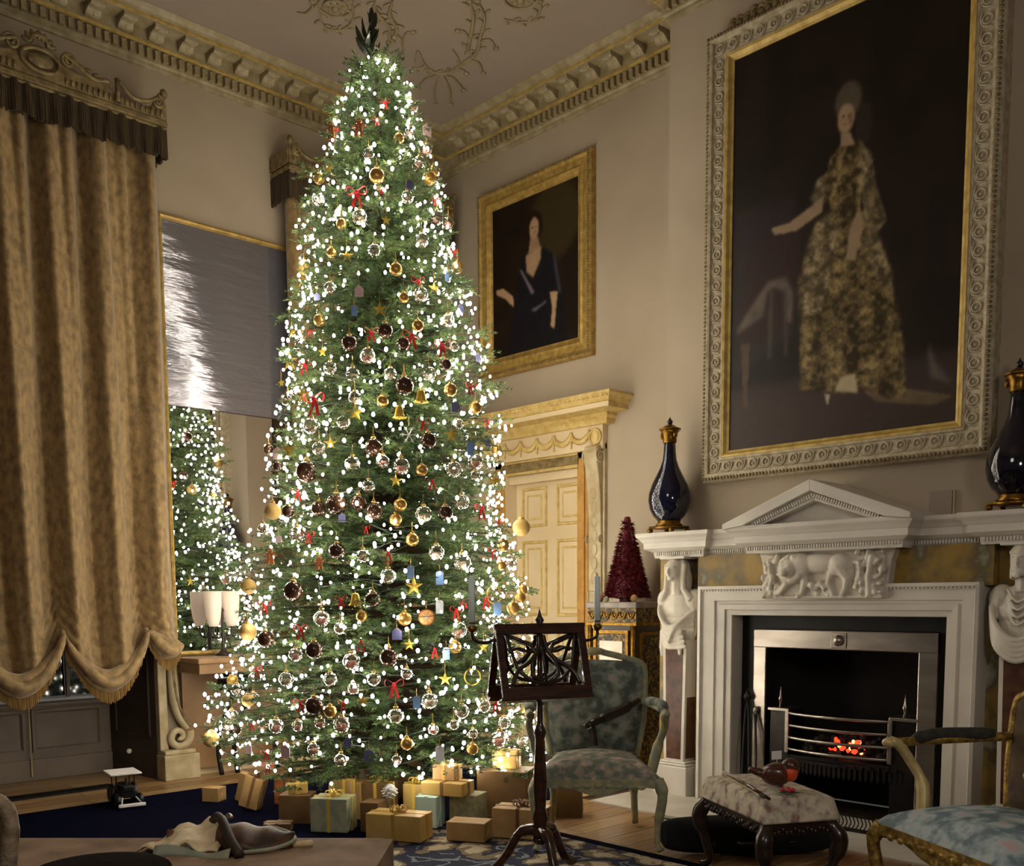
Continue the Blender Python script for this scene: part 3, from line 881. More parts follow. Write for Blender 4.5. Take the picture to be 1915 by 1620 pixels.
for s in (-1, 1):
    x0, x1 = (hw, hw + AW) if s > 0 else (-hw - AW, -hw)
    b = MB()
    b.box(x0, x1, -0.035, 0.10, 0, DZ + AW)
    b.box(x0 + 0.025, x1 - 0.025, -0.05, -0.03, 0, DZ + 0.06)
    b.build('jamb', 'jamb_ochre', d, bevel=0.006)
    xi = -hw if s < 0 else hw - 0.004
    MB().box(xi, xi + 0.004, -0.02, 0.105, 0, DZ).build('jamb_lining', 'door_paint', d)
    # side strip with a long scrolled console
    c0, c1 = (hw + AW, hw + AW + 0.155) if s > 0 else (-hw - AW - 0.155, -hw - AW)
    xm = (c0 + c1) / 2
    MB().box(c0, c1, -0.03, 0, 0, 2.3).build('side_pilaster', 'cream_plaster', d, bevel=0.005)
    b = MB()
    b.prism([(-0.03, 1.25), (-0.05, 1.25), (-0.048, 1.5), (-0.052, 1.75), (-0.062, 1.95), (-0.078, 2.08), (-0.1, 2.17), (-0.105, 2.23), (-0.092, 2.275), (-0.03, 2.285)], lambda a, c, e: (xm + e, a, c), -0.06, 0.06)
    cs = b.build('console', 'cream_plaster', d, bevel=0.008)
    b = MB()
    for e in (-0.062, 0.062):
        b.tube(arc((xm + e, -0.06, 2.205), 0.052, PI / 2, PI / 2 + 4 * PI, 40, (0, 1, 0), (0, 0, 1), 0.008), 0.008, 6)
        b.tube(arc((xm + e, -0.055, 1.62), 0.03, 0, 3.4 * PI, 24, (0, 1, 0), (0, 0, 1), 0.005), 0.006, 6)
    for q in range(7):
        zz = 1.35 + q * 0.1
        b.ell((xm, -0.05 - max(0, zz - 1.8) * 0.06, zz), (0.03, 0.012, 0.048), 10, 6)
    b.tube([(xm - 0.05, -0.058, 0.1), (xm - 0.05, -0.058, 1.25)], 0.007, 6)
    b.tube([(xm + 0.05, -0.058, 0.1), (xm + 0.05, -0.058, 1.25)], 0.007, 6)
    b.build('console_scroll', 'cream_plaster', cs, True)
    MB().box(c0 + 0.01, c1 - 0.01, -0.055, -0.03, 0.0, 1.25).build('side_panel', 'cream_plaster', d, bevel=0.006)
MB().box(-hw - AW, hw + AW, -0.035, 0.02, DZ, DZ + AW).build('architrave_head', 'door_gilt', d, bevel=0.006)
MB().box(-hw - 0.02, hw + 0.02, -0.05, -0.03, DZ + 0.02, DZ + 0.085).build('architrave_bead', 'dull_gilt', d, bevel=0.006)
FW_ = hw + AW + 0.155
fr = MB().box(-FW_, FW_, -0.05, 0, 2.255, 2.42).build('frieze', 'door_paint', d)
nsw = 6
for q in range(nsw):
    xa = -FW_ + 0.12 + (2 * FW_ - 0.24) * q / nsw
    xb = -FW_ + 0.12 + (2 * FW_ - 0.24) * (q + 1) / nsw
    xm, hwid = (xa + xb) / 2, (xb - xa) / 2
    pts = [(xm + hwid * math.cos(PI + PI * t / 12), -0.06, 2.395 + 0.075 * math.sin(PI + PI * t / 12)) for t in range(13)]
    b = MB().tube(pts, [0.009 + 0.013 * math.sin(PI * t / 12) for t in range(13)], 7)
    b.tube([(xa, -0.06, 2.395), (xa, -0.06, 2.28)], [0.012, 0.006], 6)
    b.build('swag', 'door_gilt', fr, True)
for s in (-1, 1):
    b = MB().ell((s * (FW_ - 0.065), -0.055, 2.34), (0.042, 0.02, 0.06), 14, 8)
    b.tube(arc((s * (FW_ - 0.065), -0.06, 2.34), 0.052, 0, 2 * PI, 20)[:-1], 0.008, 6, True)
    b.build('oval_patera', 'door_gilt', fr, True)
b = MB()
HP = [(0.0, 2.42), (0.06, 2.42), (0.07, 2.44), (0.07, 2.455), (0.09, 2.47), (0.09, 2.49), (0.19, 2.50), (0.19, 2.535), (0.20, 2.54), (0.215, 2.565), (0.24, 2.585), (0.24, 2.60), (0.0, 2.60)]
rings = MB()
sweep_plan(rings, [(-FW_, 0.3), (-FW_, -0.02), (FW_, -0.02), (FW_, 0.3)], [(q, z) for q, z in HP[:-1]], 0, 3)
rings.v = [(x, min(y, 0.0), z) for x, y, z in rings.v]
rings.build('overdoor_cornice', 'door_gilt', d)
MB().box(-FW_ - 0.22, FW_ + 0.22, -0.24, 0, 2.595, 2.603).build('overdoor_top', 'door_paint', d)
MB().box(-FW_ - 0.195, FW_ + 0.195, -0.216, -0.208, 2.502, 2.534).build('overdoor_fascia', 'door_paint', d)
rng = random.Random(3)
b = MB()
for q in range(40):
    x = -FW_ - 0.2 + (2 * FW_ + 0.4) * q / 39
    b.ell((x, -0.245, 2.58), (0.016, 0.012, 0.016), 7, 5)
b.build('egg_moulding', 'door_gilt', d, True)['kind'] = 'stuff'
# hearth slab
struct(MB().box(BX0 - 0.02, BX1 + 0.02, 4.32, 5.02, -0.01, 0.012).build('floor_hearth', 'stone_pale', bevel=0.004), 'pale stone hearth slab before the fireplace')

# ================================================================ WINDOW WALL: curtains, mirror, console
M('ochre_panel', (150, 117, 78), 0.5, col2=(128, 96, 62), scale=5)


def pelmet(yc, label):
    t = thing('curtain_pelmet', label, 'pelmet', (XL, yc, 4.13), PI / 2, 'gilt pelmets over the window wall')
    Wd, D = 0.745, 0.25
    b = MB()
    b.box(-Wd, Wd, -D, 0, 0.0, 0.018).box(-Wd - 0.008, Wd + 0.008, -D - 0.008, 0, 0.018, 0.05).box(-Wd + 0.004, Wd - 0.004, -D + 0.004, 0, 0.05, 0.062)
    b.build('band', 'dull_gilt', t, bevel=0.005)
    # crest: a board whose top rises to the middle and curls up at the ends
    top = []
    n = 48
    for k in range(n + 1):
        x = -Wd + 2 * Wd * k / n
        a = abs(x) / Wd
        z = 0.115 + 0.12 * math.exp(-(a / 0.24) ** 2) + 0.05 * math.exp(-((a - 0.42) / 0.1) ** 2) + 0.09 * math.exp(-((a - 1.0) / 0.10) ** 2) - 0.025 * math.exp(-((a - 0.78) / 0.1) ** 2)
        top.append((x, z))
    poly = [(-Wd, 0.06)] + [(Wd, 0.06)] + top[::-1]
    b = MB()
    b.prism(poly, lambda a, c, e: (a, e, c), -D, -D + 0.025)
    for s in (-1, 1):
        b.box(s * Wd - 0.012, s * Wd + 0.012, -D + 0.01, 0, 0.06, 0.16)
    b.build('crest', 'dull_gilt', t, bevel=0.004)
    b = MB()
    for k in range(46):
        x = -Wd + 0.03 + (2 * Wd - 0.06) * k / 45
        if abs(x) > 0.13:
            b.tube([(x, -D - 0.004, 0.068), (x, -D - 0.004, 0.105)], 0.007, 6)
    b.build('fluting', 'dull_gilt', t, True)['kind'] = 'stuff'
    b = MB()
    b.tube([(0.105 * math.cos(a * PI / 14), -D - 0.012, 0.15 + 0.062 * math.sin(a * PI / 14)) for a in range(28)], 0.012, 7, True)
    b.ell((0, -D - 0.008, 0.15), (0.075, 0.016, 0.042))
    b.build('oval_medallion', 'dull_gilt', t, True)
    for s in (-1, 1):
        b = MB()
        y = -D - 0.012
        b.tube(smooth_path([(s * 0.13, y, 0.23), (s * 0.2, y, 0.2), (s * 0.3, y, 0.15), (s * 0.38, y, 0.165), (s * 0.41, y, 0.145)], 6), 0.013, 7)
        b.tube(arc((s * 0.155, y, 0.2), 0.045, 0, 3.5 * PI, 26, (s, 0, 0), (0, 0, 1), 0.008), 0.01, 6)
        b.tube(smooth_path([(s * 0.45, y, 0.19), (s * 0.53, y, 0.125), (s * 0.62, y, 0.13), (s * 0.69, y, 0.17)], 6), 0.013, 7)
        b.tube(arc((s * 0.69, y, 0.15), 0.04, PI / 2, PI / 2 - 3.5 * PI, 26, (s, 0, 0), (0, 0, 1), 0.006), 0.01, 6)
        b.tube([(s * 0.44, y, 0.07), (s * 0.44, y, 0.2)], 0.014, 7)
        b.ell((s * (Wd - 0.01), -D, 0.212), (0.024, 0.024, 0.03), 10, 7)
        for q in range(5):
            b.ell((s * (0.17 + 0.05 * q), y + 0.01, 0.215 - 0.012 * q), (0.024, 0.014, 0.014), 8, 5)
        b.build('scrollwork', 'dull_gilt', t, True)
    b = MB()
    b.tube(arc((0, -D + 0.0, 0.24), 0.05, 0, PI, 10), 0.016, 7)
    for a in range(7):
        an = PI * (a + 0.5) / 7
        b.ell((0.07 * math.cos(an), -D, 0.235 + 0.055 * math.sin(an)), (0.016, 0.012, 0.03), 8, 6, Matrix.Rotation(PI / 2 - an, 3, 'Y'))
    b.build('shell', 'dull_gilt', t, True)
    # hanging fringe
    b = MB()
    rg = random.Random(5)
    path = [(-Wd, 0.0), (-Wd, -D + 0.01), (Wd, -D + 0.01), (Wd, 0.0)]
    pts = []
    for i in range(3):
        a, c = Vector(path[i]), Vector(path[i + 1])
        L = (c - a).length
        k = int(L / 0.011)
        pts += [a + (c - a) * q / k for q in range(k)]
    for q, p in enumerate(pts):
        o = 0.006 * math.sin(q * 0.9) + 0.005 * math.sin(q * 0.23)
        L = 0.165 + 0.02 * rg.random()
        b.tube([(p.x, p.y + o, 0.01), (p.x + 0.004 * rg.uniform(-1, 1), p.y + o * 2, 0.01 - L)], [0.0075, 0.008], 5)
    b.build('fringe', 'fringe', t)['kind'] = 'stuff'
    return t


pelmet(2.21, 'carved gilt pelmet with oval medallion above the gold curtain left of the mirror')
pelmet(4.58, 'carved gilt pelmet above the curtain behind the Christmas tree')


def curtain(yc, label, seed):
    t = thing('festoon_curtain', label, 'curtain', (XL, yc, 0), PI / 2, 'gold velvet festoon curtains')
    Wd = 0.725
    G = [-0.54, -0.02, 0.50]
    rg = random.Random(seed)
    ph = [rg.uniform(0, 6.28) for _ in range(8)]

    def zb(x):
        if x <= G[0]:
            u = (G[0] - x) / (Wd + G[0])
            return 1.0 - 0.12 * math.sin(PI * min(u, 1) * 0.7)
        if x >= G[2]:
            u = (x - G[2]) / (Wd - G[2])
            return 1.0 - 0.12 * math.sin(PI * u * 0.75)
        k = 0 if x < G[1] else 1
        u = (x - G[k]) / (G[k + 1] - G[k])
        return 1.0 - 0.30 * math.sin(PI * u) ** 0.75

    def fold(x, z):
        hi = max(0, min(1, (z - 1.6) / 2.4))
        f = 0.034 * math.sin(x * 2 * PI / 0.15 + ph[0] + 0.9 * math.sin(x * 6)) * (0.12 + 0.88 * hi)
        f += 0.066 * math.sin(x * 2 * PI / 0.27 + ph[1] + 0.25 * math.sin(z * 1.2)) * (1 - 0.45 * hi)
        f += 0.006 * math.sin(x * 2 * PI / 0.07 + ph[2] + z * 1.3 + 2 * math.sin(3 * x))
        for g in G:                      # cloth pinched in along the drawing cords
            f -= 0.055 * math.exp(-((x - g) / 0.045) ** 2) * math.exp(-max(0, z - 1.0) / 0.35)
        return f

    def fn(u, v):
        x = -Wd + 2 * Wd * u
        b_ = zb(x)
        z = 4.14 + (b_ - 4.14) * v
        f = fold(x, z)
        dz = z - b_
        k = math.exp(-dz / 0.22)
        f = f * (1 - 0.4 * k) + 0.022 * math.sin(dz * 75 + x * 4) * k + 0.05 * k
        return (x, -0.155 - f, z)
    b = MB().grid(fn, 150, 120)
    dr = b.build('drape', 'velvet', t, True)
    sl = dr.modifiers.new('cloth', 'SOLIDIFY')
    sl.thickness = 0.006
    # gathered rolls and fringe along the bottom of each swag
    spans = [(G[0], G[1]), (G[1], G[2]), (G[2], Wd)]
    for (a, c) in spans:
        for lay, (dz, rad, yo) in enumerate(((0.0, 0.030, -0.235), (0.05, 0.026, -0.215), (-0.035, 0.022, -0.205))):
            pts, rr = [], []
            for k in range(15):
                u = k / 14
                x = a + (c - a) * u
                s = math.sin(PI * u)
                pts.append((x, yo - 0.03 * s, zb(x) + dz * s + 0.008 * math.sin(9 * u + lay)))
                rr.append(0.010 + rad * s ** 0.6)
            MB().tube(smooth_path(pts, 2), [rr[min(14, q // 2)] for q in range(29)], 8).build('swag_roll', 'velvet', t, True)
        b = MB()
        k = int((c - a) / 0.008)
        for q in range(k):
            x = a + (c - a) * (q + 0.5) / k
            s = math.sin(PI * (q + 0.5) / k)
            L = 0.05 + 0.06 * s + 0.012 * rg.random()
            z = zb(x) - 0.02
            b.tube([(x, -0.20 - 0.03 * s, z), (x + rg.uniform(-1, 1) * 0.004, -0.20 - 0.03 * s, z - L)], 0.0055, 4)
        b.build('fringe', 'fringe_gold', t)['kind'] = 'stuff'
    for g in G:
        MB().ell((g, -0.2, 0.985), (0.022, 0.026, 0.05), 10, 7).build('gathering_knot', 'velvet', t, True)
    return t


curtain(2.21, 'gold velvet festoon curtain drawn up in swags over the window bay', 2)
curtain(4.58, 'gold velvet curtain hanging behind the Christmas tree', 5)

# ---- tall pier mirror between the windows
t = thing('pier_mirror', 'tall pier glass in a thin gilt frame between the two curtains', 'mirror', (XL, 3.475, 0.84), PI / 2)
MB().box(-0.48, 0.48, -0.012, 0, 0, 2.86).build('backboard', 'dark_wood', t)
MB().rectloops(-0.5, 0.495, -0.01, 2.87, [(0, 0), (0, -0.035), (0.012, -0.042), (0.024, -0.036), (0.03, -0.02), (0.034, -0.013)]).build('frame', 'gilt', t)
MB().box(-0.47, 0.465, -0.018, -0.013, 0.02, 1.652).build('lower_plate', 'mirror', t)['label'] = 'clear lower mirror plate'
MB().box(-0.47, 0.465, -0.018, -0.013, 1.658, 2.84).build('upper_plate', 'rippled_mirror', t)['label'] = 'rippled silvery upper mirror plate'
MB().tube([(0.474, -0.02, 0), (0.474, -0.02, 2.86)], 0.01, 6).build('side_bead', 'dull_gilt', t)

# ---- console table below it
t = thing('console_table', 'ochre console table on scrolled iron brackets below the pier mirror', 'table', (XL, 3.42, 0), PI / 2)
MB().box(-0.46, 0.46, -0.40, -0.045, 0.79, 0.825).build('table_top', 'ochre_panel', t, bevel=0.008)
MB().box(-0.44, 0.44, -0.37, -0.05, 0.72, 0.79).build('apron', 'ochre_panel', t, bevel=0.006)
MB().box(-0.42, 0.42, -0.065, -0.045, 0.05, 0.72).build('back_panel', 'ochre_panel', t)
for x in (-0.2, -0.08, 0.24):
    b = MB()
    b.tube(smooth_path([(x, -0.34, 0.70), (x, -0.36, 0.58), (x, -0.26, 0.45), (x, -0.16, 0.32), (x, -0.12, 0.16), (x, -0.16, 0.0)], 6), 0.017, 8)
    b.tube(arc((x, -0.29, 0.62), 0.055, 0, 3.6 * PI, 30, (0, 1, 0), (0, 0, 1), 0.01), 0.012, 7)
    b.tube(arc((x, -0.20, 0.63), 0.05, PI, -2.6 * PI, 30, (0, 1, 0), (0, 0, 1), 0.01), 0.012, 7)
    b.ell((x, -0.25, 0.69), (0.03, 0.05, 0.03), 10, 6)
    b.build('scroll_bracket', 'black_iron', t, True)
MB().tube([(-0.2, -0.2, 0.36), (0.24, -0.2, 0.36)], 0.012, 7).build('stretcher', 'black_iron', t, True)

# ---- candlestick with two white shades standing on the console
t = thing('candle_lamp', 'twin candle lamp with two white goblet shades on the console', 'lamp', (-6.33, 3.285, 0.825), PI / 2)
MB().lathe([(0.0, 0), (0.06, 0), (0.06, 0.012), (0.03, 0.025), (0.014, 0.05), (0.012, 0.12), (0.02, 0.14), (0.01, 0.16), (0.008, 0.3), (0.014, 0.31), (0.0, 0.33)], 16).build('stem', 'dark_wood', t, True)
for s in (-1, 1):
    MB().tube(smooth_path([(0, 0, 0.13), (s * 0.035, 0, 0.12), (s * 0.066, 0, 0.15), (s * 0.066, 0, 0.2)], 6), 0.008, 7).build('arm', 'dark_wood', t, True)
    MB().lathe([(0.0, 0.2), (0.03, 0.2), (0.036, 0.215), (0.05, 0.27), (0.058, 0.35), (0.060, 0.44), (0.057, 0.44), (0.054, 0.35), (0.045, 0.27), (0.0, 0.22)], 20, (s * 0.066, 0, 0)).build('shade', 'shade_white', t, True)
    MB().lathe([(0.0, 0.215), (0.016, 0.215), (0.016, 0.38), (0, 0.38)], 10, (s * 0.066, 0, 0)).build('candle', 'wax_white', t, True)

# ================================================================ PORTRAITS


def inpoly(U, V, poly):
    inside = np.zeros(U.shape, bool)
    n = len(poly)
    for i in range(n):
        x0, y0 = poly[i]
        x1, y1 = poly[(i + 1) % n]
        if y0 == y1:
            continue
        c = ((y0 > V) != (y1 > V)) & (U < (x1 - x0) * (V - y0) / (y1 - y0) + x0)
        inside ^= c
    return inside.astype(float)


def blur(a, k):
    for _ in range(k):
        p = np.pad(a, 1, mode='edge')
        a = (p[1:-1, 1:-1] * 2 + p[:-2, 1:-1] + p[2:, 1:-1] + p[1:-1, :-2] + p[1:-1, 2:]) / 6
    return a


def vnoise(U, V, fu, fv, seed):
    r = np.random.RandomState(seed).rand(int(fv) + 3, int(fu) + 3)
    x, y = U * fu, V * fv
    i, j = np.clip(x.astype(int), 0, int(fu) + 1), np.clip(y.astype(int), 0, int(fv) + 1)
    a, b = x - i, y - j
    a, b = a * a * (3 - 2 * a), b * b * (3 - 2 * b)
    return r[j, i] * (1 - a) * (1 - b) + r[j, i + 1] * a * (1 - b) + r[j + 1, i] * (1 - a) * b + r[j + 1, i + 1] * a * b


def fbm(U, V, f, seed, asp=1.6):
    a = 0
    w = 0.5
    for k in range(4):
        a = a + w * vnoise(U, V, f, f * asp, seed + k)
        f, w = f * 2, w * 0.55
    return a / 1.0


def paint_canvas(name, x0, x1, z0, z1, y, nu, nv, layers, parent):
    """a canvas whose oil paint is a colour per mesh point"""
    u = np.linspace(0, 1, nu + 1)
    v = np.linspace(0, 1, nv + 1)
    U, V = np.meshgrid(u, v)
    img = layers(U, V)
    lo = img / 255.0
    lo = np.where(lo <= 0.04045, lo / 12.92, ((lo + 0.055) / 1.055) ** 2.4)
    vs = np.stack([x0 + U * (x1 - x0), np.full(U.shape, y), z1 - V * (z1 - z0)], -1).reshape(-1, 3)
    a = (np.arange(nv)[:, None] * (nu + 1) + np.arange(nu)[None, :]).reshape(-1)
    fs = np.stack([a, a + nu + 1, a + nu + 2, a + 1], -1)
    me = bpy.data.meshes.new(name)
    me.from_pydata(vs.tolist(), [], fs.tolist())
    at = me.color_attributes.new('paint', 'FLOAT_COLOR', 'POINT')
    col = np.ones((vs.shape[0], 4), np.float32)
    col[:, :3] = lo.reshape(-1, 3)
    at.data.foreach_set('color', col.reshape(-1))
    me.materials.append(MATS['painting'])
    o = bpy.data.objects.new(name, me)
    COL.objects.link(o)
    o.parent = parent
    return o


def over(img, mask, col, k=1):
    m = np.clip(blur(mask, k), 0, 1)[..., None]
    c = np.asarray(col, float)
    return img * (1 - m) + c * m


def ellm(U, V, c, e1, e2):
    """ellipse from centre, a point on its right edge and one on its bottom"""
    rx, ry = math.hypot(e1[0] - c[0], (e1[1] - c[1]) * 0), abs(e2[1] - c[1])
    sk = (e1[1] - c[1]) / max(1e-6, e1[0] - c[0])
    dx = U - c[0]
    dy = V - c[1] - 0 * sk * dx
    return ((dx / max(rx, 1e-4)) ** 2 + (dy / max(ry, 1e-4)) ** 2 < 1).astype(float)


def big_layers(U, V):
    B = BIG
    n1 = vnoise(U, V, 9, 14, 1)
    n2 = fbm(U, V, 44, 2)
    n3 = fbm(U, V, 14, 8)
    img = np.stack([26 + 10 * n1, 19 + 7 * n1, 14 + 5 * n1], -1)
    img = over(img, inpoly(U, V, B['back']), (40, 31, 32), 30)
    img = over(img, (V > 0.84).astype(float), (56, 44, 41), 40)
    img = over(img, inpoly(U, V, B['floorp']), (60, 47, 43), 20)
    img = over(img, inpoly(U, V, B['table']), (30, 23, 20), 6)
    img = over(img, inpoly(U, V, B['chairp']), (46, 30, 28), 4)
    img = over(img, inpoly(U, V, B['leg']), (78, 60, 44), 2)
    img = over(img, inpoly(U, V, B['train']), np.stack([84 + 30 * n3, 70 + 26 * n3, 52 + 20 * n3], -1), 3)
    img = over(img, inpoly(U, V, B['helm']), (86, 79, 72), 8)
    st = 0.5 + 0.5 * np.sin((U - 0.5 + 0.05 * n1) * 62 / (0.5 + V))
    br = np.clip(0.1 + 1.5 * (n2 - 0.38) + 0.8 * (n3 - 0.42) + 0.38 * (st - 0.4), 0, 1)
    brocade = np.stack([48 + 92 * br, 38 + 82 * br, 20 + 60 * br], -1)
    img = over(img, inpoly(U, V, B['skirt']), brocade, 5)
    pale = np.stack([72 + 92 * br, 61 + 84 * br, 40 + 72 * br], -1)
    for k in ('over', 'over2'):
        img = over(img, inpoly(U, V, B[k]), pale, 8)
    img = over(img, inpoly(U, V, B['frill']), (168, 152, 122), 3)
    img = over(img, inpoly(U, V, B['shoe']), (176, 164, 140), 2)
    img = over(img, inpoly(U, V, B['hood']) * 0 + ellm(U, V, *B['hood']), (44, 36, 30), 5)
    img = over(img, inpoly(U, V, B['bodice']), brocade * 1.02, 2)
    img = over(img, inpoly(U, V, B['lsleeve']), pale * 0.8, 2)
    img = over(img, inpoly(U, V, B['sleeve']), pale * 0.95, 3)
    skin = (142, 119, 95)
    for k in ('larm', 'rarm', 'neck'):
        img = over(img, inpoly(U, V, B[k]), skin, 2)
    hc = B['hair']
    img = over(img, ellm(U, V, (hc[0][0] - 0.005, hc[0][1] + 0.006), (hc[1][0], hc[1][1]), (hc[2][0], hc[2][1] + 0.014)), (80, 70, 58), 6)
    img = over(img, ellm(U, V, *B['face']), (152, 127, 101), 3)
    fc = B['face'][0]
    for dx, dy, rx, ry, c in ((-0.012, -0.006, 0.006, 0.003, (70, 50, 38)), (0.012, -0.004, 0.006, 0.003, (70, 50, 38)), (-0.004, 0.012, 0.006, 0.002, (130, 70, 60)), (-0.001, 0.003, 0.003, 0.006, (146, 112, 86)), (0.02, 0.004, 0.006, 0.016, (122, 94, 72))):
        img = over(img, (((U - fc[0] - dx) / rx) ** 2 + ((V - fc[1] - dy) / ry) ** 2 < 1).astype(float), c, 1)
    img = over(img, inpoly(U, V, B['drape']), np.stack([66 + 44 * n3, 57 + 40 * n3, 48 + 38 * n3], -1), 8)
    for k in ('tas1', 'tas2'):
        img = over(img, inpoly(U, V, B[k]), (70, 61, 51), 6)
    return img * (0.94 + 0.12 * n2[..., None])


def small_layers(U, V):
    B = SMALL
    n1 = vnoise(U, V, 8, 10, 11)
    n2 = fbm(U, V, 30, 12, 1.2)
    img = np.stack([24 + 10 * n1, 17 + 7 * n1, 12 + 5 * n1], -1)
    img = over(img, ellm(U, V, *B['glow']), (52, 42, 24), 40)
    img = over(img, ellm(U, V, *B['hair']), (30, 18, 12), 4)
    img = over(img, inpoly(U, V, B['dress']), np.stack([15 + 10 * n2, 14 + 10 * n2, 17 + 13 * n2], -1), 6)
    img = over(img, inpoly(U, V, B['neck']), (140, 110, 84), 3)
    img = over(img, inpoly(U, V, B['chest']), (156, 126, 98), 4)
    img = over(img, ellm(U, V, *B['face']), (160, 130, 101), 3)
    fc = B['face'][0]
    for dx, dy, rx, ry, c in ((-0.018, -0.008, 0.011, 0.004, (66, 44, 32)), (0.022, -0.008, 0.011, 0.004, (66, 44, 32)), (0.002, 0.024, 0.012, 0.004, (140, 70, 58)), (0.002, 0.006, 0.005, 0.012, (150, 114, 84))):
        img = over(img, (((U - fc[0] - dx) / rx) ** 2 + ((V - fc[1] - dy) / ry) ** 2 < 1).astype(float), c, 1)
    for k in ('rarm', 'larm'):
        img = over(img, inpoly(U, V, B[k]), (164, 132, 102), 2)
    img = over(img, inpoly(U, V, B['lace']), (104, 94, 100), 3)
    img = over(img, inpoly(U, V, B['sash']), (92, 86, 96), 3)
    img = over(img, inpoly(U, V, B['shade']), (56, 54, 66), 4)
    return img * (0.93 + 0.14 * n2[..., None])


# small portrait over the door
t = thing('portrait_painting', 'smaller dark portrait of a seated lady in a plain gilt frame above the door', 'painting', (-5.42, YW, 2.92))
MB().rectloops(-0.593, 0.593, 0.0, 1.398, [(0, 0), (0, -0.045), (0.012, -0.062), (0.03, -0.062), (0.045, -0.05), (0.085, -0.046), (0.1, -0.054), (0.112, -0.046), (0.132, -0.03), (0.146, -0.026), (0.146, -0.015)]).build('frame', 'gilt', t)
MB().box(-0.46, 0.46, -0.02, 0, 0.12, 1.28).build('stretcher', 'dark_wood', t)
b = MB()
for k in range(60):
    x = -0.58 + 1.16 * k / 59
    for z in (0.02, 1.378):
        b.ell((x, -0.064, z), (0.008, 0.006, 0.008), 6, 4)
for k in range(70):
    z = 0.02 + 1.358 * k / 69
    for x in (-0.573, 0.573):
        b.ell((x, -0.064, z), (0.008, 0.006, 0.008), 6, 4)
b.build('beading', 'dull_gilt', t, True)['kind'] = 'stuff'
paint_canvas('canvas', -0.45, 0.45, 0.13, 1.268, -0.024, 130, 165, small_layers, t)

# full-length portrait over the chimneypiece
t = thing('full_length_portrait', 'huge full-length portrait of a standing lady in a carved cream frame over the fireplace', 'painting', (-2.705, YB, 1.872))
MB().rectloops(-0.815, 0.815, 0.0, 2.464, [(0, 0), (0, -0.075), (0.01, -0.095), (0.03, -0.105), (0.045, -0.1), (0.05, -0.085), (0.115, -0.078), (0.12, -0.088), (0.132, -0.088)]).build('frame', 'frame_cream', t)
MB().rectloops(-0.815, 0.815, 0.0, 2.464, [(0.131, -0.08), (0.132, -0.093), (0.145, -0.09), (0.158, -0.074), (0.17, -0.068), (0.17, -0.05)]).build('gilt_slip', 'gilt_paint', t)
MB().box(-0.68, 0.68, -0.06, 0, 0.14, 2.32).build('stretcher', 'dark_wood', t)
rb = MB()
rb.tube(arc((0, -0.003, 0), 0.022, 0, 2 * PI, 14)[:-1], 0.0055, 5, True)
rb.ell((0, -0.002, 0), (0.009, 0.007, 0.009), 8, 5)
rb.tube(smooth_path([(-0.042, 0, -0.024), (-0.025, -0.003, -0.028), (0, -0.003, -0.03), (0.025, -0.003, -0.02), (0.034, -0.003, 0.005), (0.036, 0, 0.022)], 4), 0.005, 5)
rbm = rb.mesh('rosette', 'frame_cream', True)
for k in range(18):
    x = -0.73 + 1.46 * k / 17
    for z in (0.083, 2.381):
        link(rbm, 'rosette', t, (x, -0.083, z))
for k in range(1, 27):
    z = 0.083 + 2.298 * k / 27
    for x in (-0.732, 0.732):
        link(rbm, 'rosette', t, (x, -0.083, z), rot=(0, PI / 2, 0))
b = MB()
for k in range(76):
    x = -0.8 + 1.6 * k / 75
    for z in (0.018, 2.446):
        b.ell((x, -0.1, z), (0.009, 0.008, 0.012), 6, 4)
for k in range(110):
    z = 0.02 + 2.424 * k / 109
    for x in (-0.797, 0.797):
        b.ell((x, -0.1, z), (0.012, 0.008, 0.009), 6, 4)
b.build('leaf_edge', 'dull_gilt', t, True)['kind'] = 'stuff'
b = MB()
rg = random.Random(4)
for k in range(15):
    x = -0.66 + 0.045 * k
    b.tube(smooth_path([(x - 0.02, -0.06, 2.46), (x, -0.075, 2.5 + 0.02 * rg.random()), (x + 0.03, -0.06, 2.49 + 0.03 * rg.random())], 4), [0.012] * 9, 6)
    b.ell((x, -0.07, 2.485), (0.022, 0.016, 0.02), 8, 5)
b.tube(smooth_path([(0.0, -0.07, 2.46), (-0.05, -0.08, 2.53), (0.0, -0.08, 2.56), (0.05, -0.08, 2.53), (0.1, -0.07, 2.47)], 6), 0.018, 7)
b.build('crest', 'dull_gilt', t, True)
paint_canvas('canvas', -0.65, 0.65, 0.16, 2.305, -0.062, 210, 340, big_layers, t)

# switch plate on the chimney breast
t = thing('wall_plate', 'small taupe blanking plate on the chimney breast beside the right vase', 'wall plate', (-2.12, YB, 1.61))
MB().box(-0.075, 0.035, -0.012, 0, -0.012, 0.11).build('plate', 'ceiling_paint', t, bevel=0.003)
MB().box(0.04, 0.05, -0.016, 0, -0.012, 0.11).build('edge_strip', 'cream_plaster', t, bevel=0.002)

# ================================================================ CHIMNEYPIECE
CX = -2.67
ch = thing('chimneypiece', 'white marble chimneypiece with pediment, lion tablet and two carved busts', 'fireplace', (CX, YB, 0))
